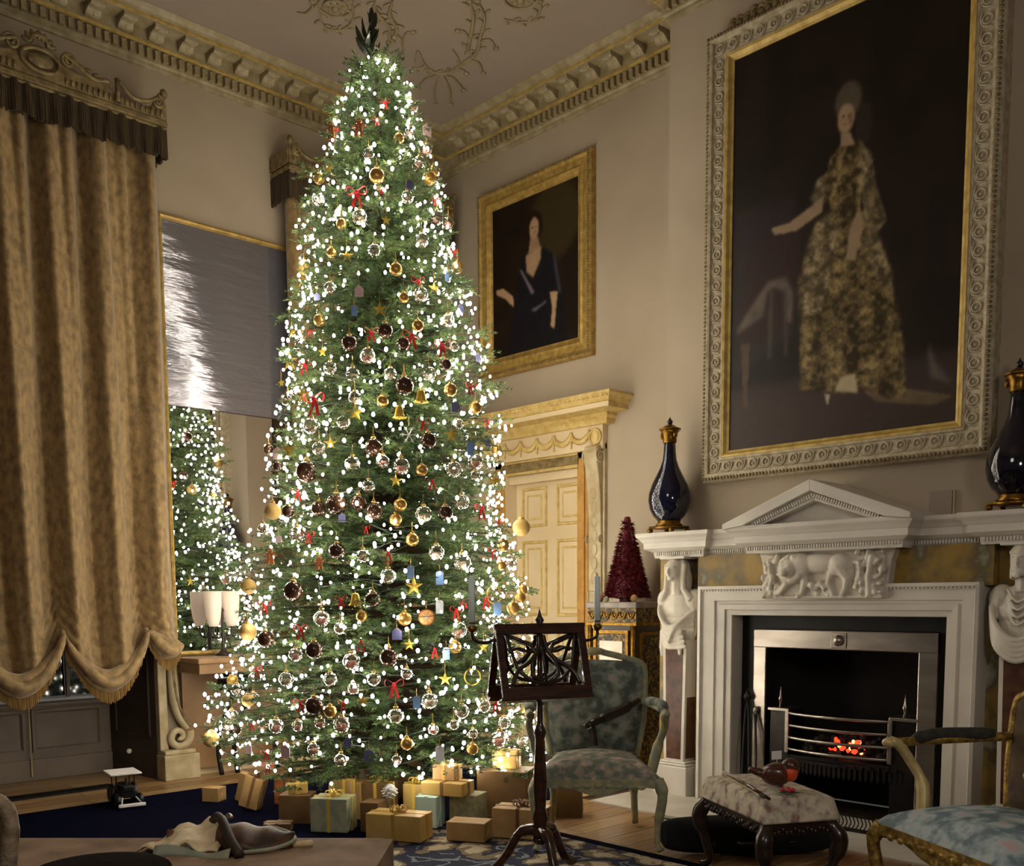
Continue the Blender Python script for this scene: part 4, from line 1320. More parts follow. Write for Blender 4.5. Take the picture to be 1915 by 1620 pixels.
# stepped architrave round the opening
st = [(0, 0.0), (0, -0.185), (0.10, -0.19), (0.13, -0.178), (0.16, -0.172), (0.50, -0.170), (0.515, -0.158), (0.60, -0.158), (0.63, -0.166), (0.80, -0.163), (0.815, -0.150), (0.98, -0.148), (1.0, -0.142), (1.0, 0.02)]
b = MB()
vs, fs = [], []
for tt, y in st:
    xl, xr, zt = -0.80 + 0.215 * tt, 0.80 - 0.165 * tt, 1.265 - 0.167 * tt
    vs += [(xl, y, 0), (xl, y, zt), (xr, y, zt), (xr, y, 0)]
for i in range(len(st) - 1):
    for j in range(3):
        fs.append((i * 4 + j, i * 4 + j + 1, i * 4 + 5 + j, i * 4 + 4 + j))
b.add(vs, fs)
b.build('architrave', 'white_marble', ch)
b = MB()
for k in range(80):
    x = -0.785 + 1.57 * k / 79
    b.box(x - 0.006, x + 0.006, -0.183, -0.17, 1.236, 1.25)
b.build('dentil_row', 'white_marble', ch)['kind'] = 'stuff'
# frieze of yellow marble
for x0, x1 in ((-0.84, -0.33), (0.34, 0.84)):
    MB().box(x0, x1, -0.13, 0, 1.25, 1.45).build('frieze_panel', 'siena_marble', ch)
for s in (-1, 1):
    MB().box(s * 0.98 - 0.19, s * 0.98 + 0.19, -0.06, 0, 0, 1.45).build('back_slab', 'siena_marble', ch)
# shelf: plan with breaks
half = [(-1.13, 0.0), (-1.13, -0.14), (-0.80, -0.14), (-0.80, -0.09), (-0.43, -0.09), (-0.43, -0.22)]
plan = half + [(-x, y) for x, y in half[::-1]]
SP = [(0.0, 1.44), (0.012, 1.44), (0.016, 1.452), (0.018, 1.474), (0.03, 1.478), (0.055, 1.492), (0.062, 1.496), (0.062, 1.53), (0.068, 1.534), (0.08, 1.55), (0.096, 1.566), (0.098, 1.572), (0.098, 1.588)]
b = MB()
sweep_plan(b, plan, SP, 0, len(plan) - 1)
b.v = [(x, min(y, 0.0), z) for x, y, z in b.v]


def plan_off(d):
    o = []
    for x, y in plan:
        o.append((x + (-d if x < -1 else (d if x > 1 else 0)), y - d if y < -0.01 else y))
    q = []
    for (x, y), (x0, y0) in zip(o, plan):
        if abs(abs(x0) - 0.80) < 1e-6:
            x = x0 + (d if x0 < 0 else -d)
        if abs(abs(x0) - 0.43) < 1e-6:
            x = x0 + (-d if x0 < 0 else d)
        q.append((x, y))
    return q


for dd, za, zb_ in ((0.097, 1.576, 1.5875), (0.0, 1.441, 1.575)):
    b.prism(plan_off(dd), lambda a, c, e: (a, c, e), za, zb_)
b.build('shelf', 'white_marble', ch)
b = MB()
for k in range(150):
    x = -1.12 + 2.24 * k / 149
    y = -0.14 if abs(x) > 0.80 else (-0.09 if abs(x) > 0.43 else -0.22)
    b.box(x - 0.004, x + 0.004, y - 0.028, y - 0.014, 1.455, 1.474)
b.build('dentil_row', 'white_marble', ch)['kind'] = 'stuff'
# pediment
for s in (-1, 1):
    b = MB()
    b.prism([(s * 0.53, 1.572), (s * 0.53, 1.60), (0, 1.80), (0, 1.742), (s * 0.40, 1.588)], lambda a, c, e: (a, e, c), -0.345, 0.0)
    b.build('raking_cornice', 'white_marble', ch, bevel=0.004)
    b = MB()
    b.prism([(s * 0.42, 1.586), (0, 1.744), (0, 1.695), (s * 0.31, 1.586)], lambda a, c, e: (a, e, c), -0.30, 0.0)
    b.build('raking_moulding', 'white_marble', ch, bevel=0.004)
    b = MB()
    for k in range(26):
        u = (k + 0.5) / 26
        x, z = s * (0.36 * (1 - u)), 1.592 + 0.128 * u
        b.obox((x, -0.303, z), (0.009, 0.02, 0.022), Matrix.Rotation(s * 0.36, 3, 'Y'))
    b.build('dentil_row', 'white_marble', ch)['kind'] = 'stuff'
MB().prism([(-0.34, 1.585), (0.34, 1.585), (0, 1.72)], lambda a, c, e: (a, e, c), -0.23, 0.0).build('tympanum', 'white_marble', ch)
# carved tablet with the striding lion
tb = MB()
tb.prism([(-0.355, 1.19), (0.355, 1.19), (0.355, 1.26), (0.368, 1.38), (0.39, 1.445), (-0.39, 1.445), (-0.368, 1.38), (-0.355, 1.26)], lambda a, c, e: (a, e, c), -0.185, 0.0)
tab = tb.build('lion_tablet', 'carved_marble', ch, bevel=0.004)
rg = random.Random(9)
Y0 = -0.19
pr_ = [('e', (-0.02, Y0 - 0.012, 1.375), (0.14, 0.04, 0.052)), ('e', (0.10, Y0 - 0.012, 1.365), (0.07, 0.042, 0.06)), ('e', (-0.12, Y0 - 0.02, 1.365), (0.075, 0.045, 0.07)),
       ('e', (-0.17, Y0 - 0.04, 1.345), (0.05, 0.045, 0.05)), ('e', (-0.185, Y0 - 0.08, 1.33), (0.026, 0.022, 0.022)), ('e', (-0.16, Y0 - 0.07, 1.365), (0.012, 0.012, 0.012)), ('e', (-0.2, Y0 - 0.07, 1.362), (0.012, 0.012, 0.012))]
for k in range(26):
    a = 2 * PI * k / 26
    pr_.append(('e', (-0.165 + 0.062 * math.cos(a) + rg.uniform(-.006, .006), Y0 - 0.035, 1.35 + 0.062 * math.sin(a)), (0.019, 0.024, 0.019)))
pr_ += [('t', [(-0.10, Y0 - 0.01, 1.34), (-0.09, Y0 - 0.015, 1.28), (-0.11, Y0 - 0.015, 1.215), (-0.14, Y0 - 0.02, 1.205)], [0.036, 0.026, 0.018, 0.016]),
        ('t', [(-0.16, Y0 - 0.01, 1.32), (-0.2, Y0 - 0.02, 1.27), (-0.24, Y0 - 0.02, 1.225), (-0.27, Y0 - 0.02, 1.215)], [0.036, 0.024, 0.018, 0.016]),
        ('t', [(0.10, Y0 - 0.01, 1.36), (0.15, Y0 - 0.015, 1.29), (0.135, Y0 - 0.01, 1.235), (0.12, Y0 - 0.02, 1.205)], [0.045, 0.028, 0.018, 0.018]),
        ('t', [(0.06, Y0 - 0.005, 1.34), (0.04, Y0 - 0.01, 1.27), (0.07, Y0 - 0.01, 1.21)], [0.03, 0.02, 0.014]),
        ('t', [(0.16, Y0 - 0.005, 1.39), (0.2, Y0 - 0.01, 1.36), (0.2, Y0 - 0.01, 1.29), (0.18, Y0 - 0.01, 1.24)], 0.012),
        ('t', [(-0.04, Y0 - 0.01, 1.24), (0.0, Y0 - 0.02, 1.27), (0.03, Y0 - 0.015, 1.24)], 0.02), ('e', (-0.05, Y0 - 0.02, 1.26), (0.022, 0.022, 0.022)),
        ('t', [(-0.02, Y0, 1.23), (-0.03, Y0 - 0.01, 1.2)], 0.012), ('t', [(0.03, Y0, 1.24), (0.04, Y0 - 0.01, 1.2)], 0.012),
        ('b', (-0.34, 0.34, Y0 - 0.02, Y0 + 0.02, 1.19, 1.205)), ('b', (-0.34, 0.34, Y0 - 0.004, Y0 + 0.02, 1.2, 1.43))]
for k in range(44):
    x = rg.uniform(0.20, 0.345)
    z = rg.uniform(1.21, 1.425)
    pr_.append(('e', (x, Y0 - 0.008 - rg.random() * 0.02, z), (rg.uniform(.009, .022), 0.02, rg.uniform(.009, .024))))
for k in range(26):
    x = rg.uniform(-0.345, -0.24)
    z = rg.uniform(1.2, 1.42)
    pr_.append(('e', (x, Y0 - 0.006 - rg.random() * 0.018, z), (rg.uniform(.009, .02), 0.02, rg.uniform(.009, .024))))
pr_ += [('t', [(0.27, Y0 - 0.02, 1.2), (0.265, Y0 - 0.025, 1.3), (0.28, Y0 - 0.02, 1.41)], 0.018), ('t', [(-0.31, Y0 - 0.02, 1.2), (-0.3, Y0 - 0.02, 1.3), (-0.315, Y0 - 0.015, 1.4)], 0.014)]
blob('lion_relief', pr_, 0.0055, 'carved_marble', tab, 2)


def herm(cx, kind):
    sl = MB()
    sl.prism([(cx - 0.074, 0.2), (cx + 0.074, 0.2), (cx + 0.088, 0.95), (cx - 0.088, 0.95)], lambda a, c, e: (a, e, c), -0.165, 0.0)
    shf = sl.build('pilaster', 'white_marble', ch, bevel=0.003)
    MB().prism([(cx - 0.053, 0.225), (cx + 0.053, 0.225), (cx + 0.066, 0.94), (cx - 0.066, 0.94)], lambda a, c, e: (a, e, c), -0.1665, -0.15).build('pilaster_inset', 'brown_marble', shf)
    sd = MB()
    for s in (-1, 1):
        sd.box(cx + s * 0.0775 - 0.004, cx + s * 0.0775 + 0.004, -0.145, -0.02, 0.23, 0.9)
    sd.build('side_inset', 'brown_marble', shf)
    b = MB().box(cx - 0.125, cx + 0.125, -0.205, 0, 0, 0.185).box(cx - 0.112, cx + 0.112, -0.192, 0, 0.185, 0.2).box(cx - 0.098, cx + 0.098, -0.18, 0, 0.2, 0.212)
    b.build('plinth', 'white_marble', ch, bevel=0.006)
    MB().box(cx - 0.09, cx + 0.09, -0.2, 0, 1.43, 1.445).build('abacus', 'white_marble', ch, bevel=0.003)
    P = [('t', [(cx, -0.14, 1.33), (cx, -0.13, 1.22)], [0.036, 0.045]), ('e', (cx, -0.105, 1.14), (0.135, 0.07, 0.12)),
         ('e', (cx - 0.105, -0.105, 1.185), (0.058, 0.06, 0.07)), ('e', (cx + 0.105, -0.105, 1.185), (0.058, 0.06, 0.07)), ('e', (cx, -0.105, 1.03), (0.125, 0.07, 0.13)),
         ('e', (cx, -0.17, 1.362), (0.05, 0.06, 0.068)), ('e', (cx, -0.158, 1.378), (0.055, 0.062, 0.062)), ('e', (cx, -0.232, 1.356), (0.009, 0.014, 0.02)),
         ('e', (cx, -0.208, 1.312), (0.024, 0.02, 0.015)), ('e', (cx, -0.222, 1.333), (0.017, 0.01, 0.006)), ('e', (cx, -0.219, 1.382), (0.038, 0.014, 0.008)), ('e', (cx - 0.02, -0.2, 1.353), (0.016, 0.016, 0.016)), ('e', (cx + 0.02, -0.2, 1.353), (0.016, 0.016, 0.016))]
    if kind == 'veil':
        P += [('e', (cx, -0.128, 1.378), (0.072, 0.07, 0.064)), ('e', (cx - 0.055, -0.125, 1.30), (0.03, 0.045, 0.09)), ('e', (cx + 0.055, -0.125, 1.30), (0.03, 0.045, 0.09))]
        for s in (-1, 1):
            P += [('t', [(cx + s * 0.035, -0.145, 1.428), (cx + s * 0.066, -0.16, 1.39), (cx + s * 0.062, -0.165, 1.32), (cx + s * 0.066, -0.165, 1.25), (cx + s * 0.11, -0.15, 1.19)], [0.016, 0.018, 0.016, 0.018, 0.028])]
        for k in range(5):      # cloak folds from both shoulders meeting over the chest
            o = 0.03 * k
            P += [('t', smooth_path([(cx - 0.14 + o * 0.5, -0.12, 1.21 - o), (cx - 0.1 + o * 0.6, -0.185, 1.10 - o), (cx - 0.02, -0.2, 1.03 - o * 0.8), (cx + 0.06 - o * 0.3, -0.19, 1.06 - o * 0.4), (cx + 0.12, -0.13, 1.13 - o)], 4), 0.012)]
        for k in range(6):
            P += [('t', smooth_path([(cx - 0.12, -0.125, 1.05 - 0.02 * k), (cx - 0.04, -0.18, 1.0 - 0.02 * k), (cx + 0.05 + 0.01 * k, -0.18, 1.06 - 0.03 * k)], 5), 0.011)]
        P += [('t', [(cx + 0.04, -0.17, 1.06), (cx + 0.05, -0.175, 0.93), (cx + 0.045, -0.17, 0.86)], [0.02, 0.018, 0.012]), ('t', [(cx - 0.1, -0.13, 1.0), (cx - 0.108, -0.14, 0.9), (cx - 0.105, -0.14, 0.845)], [0.03, 0.022, 0.014])]
    else:
        rr = random.Random(2)
        for k in range(60):
            a, e = rr.uniform(-0.3, PI + 0.3), rr.uniform(0.0, PI / 2)
            P.append(('e', (cx + 0.052 * math.cos(a) * math.cos(e), -0.15 + 0.05 * math.sin(a) * math.cos(e), 1.385 + 0.052 * math.sin(e)), (0.013, 0.013, 0.013)))
        for k in range(34):
            a = rr.uniform(PI * 1.0, PI * 2.0)
            zz = rr.uniform(1.285, 1.345)
            P.append(('e', (cx + 0.04 * math.cos(a), -0.165 + 0.05 * math.sin(a), zz), (0.012, 0.012, 0.015)))
        for k in range(5):
            o = 0.024 * k
            P += [('t', smooth_path([(cx - 0.10 - 0.008 * k, -0.12, 1.235 - 0.01 * k), (cx - 0.135 + 0.002 * k, -0.15, 1.15 - o), (cx - 0.09, -0.185, 1.05 - o), (cx, -0.195, 0.995 - o), (cx + 0.09, -0.185, 1.05 - o), (cx + 0.135, -0.15, 1.15 - o), (cx + 0.1, -0.12, 1.235)], 4), 0.014)]
        for k in range(4):
            P += [('t', smooth_path([(cx - 0.06, -0.17, 1.23 - 0.03 * k), (cx, -0.195, 1.17 - 0.035 * k), (cx + 0.06, -0.17, 1.23 - 0.03 * k)], 5), 0.008)]
    blob('bust', P, 0.005, 'carved_marble', ch, 2)


herm(-0.98, 'veil')
herm(0.98, 'beard')

# ================================================================ GRATE AND FIRE
g = thing('fire_grate', 'polished steel register grate with bowed bars holding glowing coals', 'grate', (-2.635, 4.96, 0))
gx0, gx1 = FX0 + 2.635, FX1 + 2.635
b = MB()
b.box(gx0, -0.53, 0.0, 0.03, 0, 1.1).box(0.53, gx1, 0.0, 0.03, 0, 1.1).box(-0.53, 0.53, 0.0, 0.03, 1.02, 1.1)
b.build('surround_plate', 'black_iron', g)
MB().box(-0.53, -0.445, -0.025, 0.03, 0.0, 1.018).build('frame_stile', 'steel', g, bevel=0.006)
MB().box(0.432, 0.53, -0.025, 0.03, 0.0, 1.018).build('frame_stile', 'steel', g, bevel=0.006)
MB().box(-0.53, 0.53, -0.028, 0.03, 0.915, 1.018).build('frame_rail', 'steel', g, bevel=0.006)
MB().lathe([(0.0, -0.05), (0.014, -0.048), (0.022, -0.038), (0.03, -0.03), (0.03, 0)], 16, (0, -0.01, 0.967), Matrix.Rotation(-PI / 2, 3, 'X')).build('boss', 'steel', g, True)
MB().box(-0.045, 0.045, -0.033, -0.02, 0.925, 1.008).build('boss_plate', 'steel', g, bevel=0.003)
for x0, x1 in ((-0.415, -0.30), (0.30, 0.428)):
    hb = MB().box(x0, x1, -0.02, 0.16, 0.05, 0.56).build('hob', 'dark_steel', g, bevel=0.004)
    MB().box(x0 - 0.008, x1 + 0.012, -0.035, 0.16, 0.56, 0.578).build('hob_plate', 'steel', hb, bevel=0.004)
    MB().lathe([(0.012, 0.578), (0.006, 0.6), (0.01, 0.615), (0.014, 0.63), (0.008, 0.645), (0.004, 0.67), (0.0, 0.70)], 10, ((x0 + x1) / 2, -0.005, 0)).build('finial', 'steel', hb, True)


def bow(x):
    return -0.02 - 0.07 * (1 - (x / 0.31) ** 2)


xs = [-0.30 + 0.6 * k / 16 for k in range(17)]
for z in (0.553, 0.485, 0.417, 0.352):
    MB().tube([(x, bow(x), z) for x in xs], 0.0085, 8).build('grate_bar', 'steel', g, True)
for x in (-0.30, 0.30):
    MB().box(x - 0.012, x + 0.012, -0.035, 0.0, 0.33, 0.565).build('bar_post', 'steel', g, bevel=0.003)
b = MB()
for k in range(17):
    x = -0.32 + 0.64 * k / 16
    b.obox((x, bow(min(0.3, abs(x))) - 0.005, 0.3), (0.042, 0.01, 0.016))
b.build('apron_rail', 'dark_steel', g)
b = MB()
for k in range(26):
    x = -0.34 + 0.70 * k / 25
    b.prism([(-0.009, 0.292), (0.009, 0.292), (0.009, 0.245), (0, 0.225), (-0.009, 0.245)], lambda a, c, e, x=x: (x + a, bow(min(0.31, abs(x))) + e, c), -0.004, 0.004)
b.build('serrated_apron', 'dark_steel', g)['kind'] = 'stuff'
MB().box(-0.3, 0.3, -0.03, 0.30, 0.30, 0.32).build('grate_floor', 'black_iron', g)
rg = random.Random(21)
lump = []
for k in range(3):
    b = MB().ell((0, 0, 0), (1, 1, 1), 7, 5)
    b.v = [tuple(np.array(p) * (0.8 + 0.4 * rg.random())) for p in b.v]
    lump.append(b)
cm = {k: [l.mesh('coal', k) for l in lump] for k in ('coal', 'ember', 'ember_hot')}
for k in range(120):
    x, y = rg.uniform(-0.27, 0.27), rg.uniform(-0.01, 0.24)
    z = 0.335 + 0.10 * rg.random() * (1 - (x / 0.3) ** 2)
    y += bow(x) * 0.6 + 0.02
    hot = abs(x - 0.02) < 0.13 and z > 0.36 and y < 0.12
    key = 'coal'
    if hot and rg.random() < 0.88:
        key = 'ember_hot' if rg.random() < 0.22 else 'ember'
    r = rg.uniform(0.014, 0.024) if key == 'coal' else (rg.uniform(0.010, 0.016) if key == 'ember' else 0.009)
    link(rg.choice(cm[key]), 'coal', g, (x, y, z), sc=(r * 1.2, r, r), rot=(rg.random() * 6, rg.random() * 6, rg.random() * 6))

# low fender on the hearth
t = thing('hearth_fender', 'low pierced dark steel fender standing on the hearth before the fire', 'fender', (-2.58, 4.66, 0.012))
MB().box(-0.56, 0.56, -0.008, 0.008, 0.075, 0.09).build('top_rail', 'dark_steel', t, bevel=0.003)
MB().box(-0.56, 0.56, -0.012, 0.012, 0.0, 0.016).build('bottom_rail', 'dark_steel', t, bevel=0.003)
b = MB()
for k in range(54):
    x = -0.55 + 1.1 * k / 53
    b.tube(smooth_path([(x - 0.008, 0, 0.014), (x + 0.006, 0, 0.045), (x - 0.006, 0, 0.078)], 4), 0.0035, 5)
b.build('pierced_strip', 'black_iron', t)['kind'] = 'stuff'
for s in (-1, 1):
    MB().box(s * 0.56 - 0.01, s * 0.56 + 0.01, 0.0, 0.22, 0.0, 0.09).build('return', 'dark_steel', t, bevel=0.003)
    MB().ell((s * 0.56, -0.012, 0.02), (0.016, 0.016, 0.018), 10, 7).build('foot', 'steel', t, True)

# fire irons leaning in the left jamb
t = thing('fire_tongs', 'black fire tongs leaning inside the left jamb of the fireplace', 'fire tongs', (-3.17, 4.86, 0.012))
for s in (-1, 1):
    MB().tube(smooth_path([(0.05 + s * 0.02, -0.05, 0.0), (0.03 + s * 0.022, -0.02, 0.2), (0.0 + s * 0.012, 0.03, 0.5), (-0.012, 0.05, 0.6)], 5), 0.008, 6).build('tong_arm', 'black_iron', t, True)
MB().lathe([(0.0, 0.0), (0.018, 0.01), (0.024, 0.03), (0.014, 0.05), (0.008, 0.06), (0, 0.075)], 10, (-0.013, 0.052, 0.59)).build('handle', 'dark_steel', t, True)
t = thing('fire_poker', 'thin dark poker leaning beside the fire tongs', 'poker', (-3.11, 4.87, 0.012))
MB().tube([(0.06, -0.06, 0.0), (-0.02, 0.045, 0.52)], 0.007, 6).build('shaft', 'dark_steel', t, True)
MB().ell((-0.022, 0.048, 0.54), (0.016, 0.016, 0.026), 10, 7).build('knob', 'steel', t, True)


# ================================================================ VASES ON THE SHELF
def vase(loc, mat, label):
    t = thing('mantel_vase', label, 'vase', loc)
    MB().lathe([(0.0, 0.065), (0.062, 0.065), (0.07, 0.075), (0.095, 0.1), (0.117, 0.14), (0.127, 0.19), (0.124, 0.235), (0.108, 0.285), (0.083, 0.335), (0.058, 0.385), (0.042, 0.43), (0.036, 0.48), (0.034, 0.56), (0.0, 0.565)], 32).build('body', mat, t, True)
    b = MB().box(-0.085, 0.085, -0.085, 0.085, 0.025, 0.04)
    for sx in (-1, 1):
        for sy in (-1, 1):
            b.ell((sx * 0.08, sy * 0.08, 0.014), (0.018, 0.018, 0.016), 8, 6)
    b.lathe([(0.075, 0.04), (0.08, 0.05), (0.066, 0.06), (0.07, 0.07), (0.06, 0.075)], 24)
    b.build('stand', 'ormolu', t, True)
    MB().lathe([(0.038, 0.53), (0.042, 0.535), (0.04, 0.56), (0.046, 0.585), (0.056, 0.6), (0.05, 0.606), (0.0, 0.606)], 24).build('neck_mount', 'ormolu', t, True)
    ld = MB().lathe([(0.0, 0.606), (0.064, 0.606), (0.066, 0.612), (0.045, 0.62), (0.03, 0.632), (0.012, 0.64), (0.0, 0.641)], 24).build('lid', 'ormolu', t, True)
    MB().lathe([(0.008, 0.638), (0.018, 0.65), (0.016, 0.66), (0.008, 0.668), (0.0, 0.685)], 12).build('finial', 'aubergine', ld, True)
    b = MB()
    for s in (-1, 1):
        b.ell((s * 0.048, -0.01, 0.575), (0.012, 0.016, 0.022), 8, 6)
    b.build('mask', 'ormolu', t, True)


vase((-3.71, 4.85, 1.5875), 'cobalt', 'cobalt blue bottle vase with gilt mounts at the tinsel tree end of the mantelshelf')
vase((-1.745, 4.85, 1.5875), 'aubergine', 'dark glossy bottle vase with gilt mounts at the gilt armchair end of the mantelshelf')

# ================================================================ CABINET IN THE ALCOVE
t = thing('boulle_cabinet', 'ebony and gilt cabinet with grey marble top in the alcove by the door', 'cabinet', (-4.30, 5.20, 0))
MB().box(-0.205, 0.205, -0.18, 0.2, 0.05, 1.02).build('body', 'ebony', t)
MB().box(-0.22, 0.22, -0.205, 0.205, 1.135, 1.175).build('marble_top', 'grey_marble', t, bevel=0.008)
fz = MB().box(-0.21, 0.21, -0.19, 0.2, 1.04, 1.135).build('frieze', 'boulle', t)
b = MB()
for k in range(6):
    x = -0.17 + 0.068 * k
    b.tube(smooth_path([(x - 0.03, -0.193, 1.11), (x, -0.197, 1.065), (x + 0.03, -0.193, 1.11)], 4), 0.006, 6)
    b.ell((x, -0.195, 1.09), (0.012, 0.006, 0.012), 8, 5)
b.build('frieze_mount', 'ormolu', fz, True)
MB().box(-0.215, 0.215, -0.198, 0.2, 1.02, 1.04).build('gilt_rail', 'ormolu', t, bevel=0.004)
dr = MB().box(-0.15, 0.15, -0.19, -0.18, 0.15, 0.99).build('door', 'boulle', t, bevel=0.003)
MB().rectloops(-0.15, 0.15, 0.15, 0.99, [(0, -0.19), (0, -0.2), (0.022, -0.2), (0.026, -0.19)]).build('door_frame', 'ormolu', dr)
MB().box(-0.1, 0.1, -0.196, -0.19, 0.25, 0.92).build('door_plaque', 'carved_marble', dr, bevel=0.004)
for s in (-1, 1):
    MB().tube([(s * 0.185, -0.19, 0.06), (s * 0.185, -0.19, 1.02)], 0.018, 8).build('corner_column', 'ormolu', t, True)
MB().rectloops(-0.15, 0.15, 0.1, 0.98, [(0, 0), (0, -0.008), (0.02, -0.008), (0.024, 0)])
sd = MB()
R2 = MB().rectloops(-0.15, 0.17, 0.12, 0.98, [(0, 0), (0, 0.01), (0.022, 0.01), (0.026, 0)])
sd.add([(0.205 + p[1], p[0], p[2]) for p in R2.v], R2.f)
sd.build('side_moulding', 'ormolu', t)
MB().box(0.204, 0.208, -0.12, 0.14, 0.15, 0.95).build('side_panel', 'boulle', t)
MB().box(-0.22, 0.22, -0.2, 0.2, 0, 0.05).build('plinth', 'ebony', t, bevel=0.004)

t = thing('tinsel_tree', 'small red tinsel cone tree on the marble top of the cabinet', 'decoration', (-4.325, 5.2, 1.175))
MB().lathe([(0.0, 0.0), (0.05, 0.0), (0.05, 0.02), (0.118, 0.03), (0.105, 0.1), (0.038, 0.4), (0.02, 0.5), (0.026, 0.54), (0.018, 0.565), (0, 0.57)], 20).build('cone', 'red_tinsel', t)
rg = random.Random(8)
b = MB()
for k in range(3200):
    u = 1 - math.sqrt(rg.random()) if k > 60 else 0.95
    z = 0.03 + 0.52 * u
    r = 0.125 * (1 - u) + 0.02
    a = rg.uniform(0, 2 * PI)
    d_ = Vector((math.cos(a) + rg.uniform(-.7, .7), math.sin(a) + rg.uniform(-.7, .7), rg.uniform(-0.9, 0.5))).normalized()
    p = Vector((r * math.cos(a), r * math.sin(a), z)) - d_ * 0.008
    q = p + d_ * rg.uniform(0.02, 0.042)
    s = d_.orthogonal().normalized() * 0.005
    b.add([p - s, p + s, q], [(0, 1, 2)])
b.build('tinsel', 'red_tinsel', t)['kind'] = 'stuff'


def pinecone(loc, r, mat, label, tilt=0.0, grp='fir cones round the tinsel tree'):
    t = thing('fir_cone', label, 'fir cone', loc, 0, grp)
    MB().ell((0, 0, r * 0.8), (r * 0.7, r * 0.7, r * 0.9), 10, 8).build('core', mat, t, True)
    b = MB()
    for k in range(40):
        u = (k + 0.5) / 40
        a = k * 2.4
        rr = r * math.sin(PI * (0.1 + 0.85 * u)) * 0.85
        z = r * 0.05 + r * 1.65 * u
        c = Vector((rr * math.cos(a), rr * math.sin(a), z))
        b.ell(c, (r * 0.2, r * 0.2, r * 0.07), 6, 4, rot_to(Vector((math.cos(a) * 0.4, math.sin(a) * 0.4, 1))))
    b.build('scales', mat, t)['kind'] = 'stuff'
    return t


pinecone((-4.475, 5.10, 1.175), 0.03, 'gingerbread', 'brown fir cone at the foot of the tinsel tree', 0)
pinecone((-4.165, 5.08, 1.175), 0.028, 'kraft', 'tan fir cone by the edge of the marble top', 0)
pinecone((-4.36, 5.03, 1.175), 0.022, 'verdigris', 'small grey-green cone before the tinsel tree', 0)
pinecone((-4.43, 5.03, 1.175), 0.018, 'wax_white', 'small white cone before the tinsel tree', 0)

# ================================================================ CARPETS AND FLOOR FITTINGS
tag(MB().box(-5.9, -4.08, 0.6, 4.55, 0.0, 0.01).build('navy_mat', 'navy_carpet', bevel=0.004), 'plain dark navy carpet lying under the tree', 'carpet')
r = thing('floral_rug', 'navy carpet with cream and rose flowers before the tapestry armchair', 'carpet', (-2.98, 2.4, 0))
MB().box(-1.07, 1.1, -1.7, 1.22, 0.0, 0.006).build('pile', 'floral_carpet', r)
MB().rectloops(-1.07, 1.1, -1.7, 1.22, [(0, 0)])
b = MB()
for (x0, x1, y0, y1) in ((-1.07, 1.1, 1.16, 1.22), (-1.07, -1.01, -1.7, 1.16), (1.04, 1.1, -1.7, 1.16)):
    b.box(x0, x1, y0, y1, 0.005, 0.008)
b.build('border', 'navy_carpet', r)
t = thing('floor_grille', 'long dark iron heating grille let into the boards before the window bay', 'grille', (-6.42, 2.05, 0.0))
MB().box(-0.06, 0.06, -0.45, 0.45, 0.0, 0.004).build('backing', 'black_iron', t)
b = MB()
for k in range(45):
    y = -0.44 + 0.88 * k / 44
    b.box(-0.055, 0.055, y - 0.005, y + 0.005, 0.003, 0.009)
b.build('slats', 'black_iron', t)['kind'] = 'stuff'
MB().box(-0.062, -0.05, -0.46, 0.46, 0.002, 0.011).box(0.05, 0.062, -0.46, 0.46, 0.002, 0.011).build('rim', 'black_iron', t)

# ================================================================ MUSIC STAND
ms = thing('music_stand', 'dark mahogany duet music stand with fretwork desk and two candle arms', 'music stand', (-2.94, 2.965, 0.006), math.radians(68))
MB().lathe([(0.0, 0.17), (0.03, 0.17), (0.042, 0.2), (0.03, 0.235), (0.034, 0.26), (0.024, 0.3), (0.03, 0.4), (0.026, 0.5), (0.02, 0.6), (0.027, 0.63), (0.02, 0.65), (0.013, 0.67), (0.012, 0.8), (0.012, 1.08), (0.0, 1.08)], 16).build('pole', 'mahogany', ms, True)
for k in range(3):
    a = 2 * PI * k / 3 + 0.5
    c, s = math.cos(a), math.sin(a)
    MB().tube(smooth_path([(0.02 * c, 0.02 * s, 0.21), (0.09 * c, 0.09 * s, 0.19), (0.15 * c, 0.15 * s, 0.09), (0.21 * c, 0.21 * s, 0.025), (0.25 * c, 0.25 * s, 0.022)], 6), [0.026] * 6 + [0.02] * 12 + [0.016] * 7, 8).build('foot', 'mahogany', ms, True)
MB().lathe([(0.0, 0.14), (0.02, 0.145), (0.034, 0.16), (0.036, 0.175), (0.0, 0.18)], 14).build('boss', 'mahogany', ms, True)
MB().lathe([(0.0, 1.075), (0.02, 1.08), (0.012, 1.09), (0.02, 1.105), (0.01, 1.12), (0.006, 1.135), (0.0, 1.155)], 12).build('finial', 'dark_wood', ms, True)


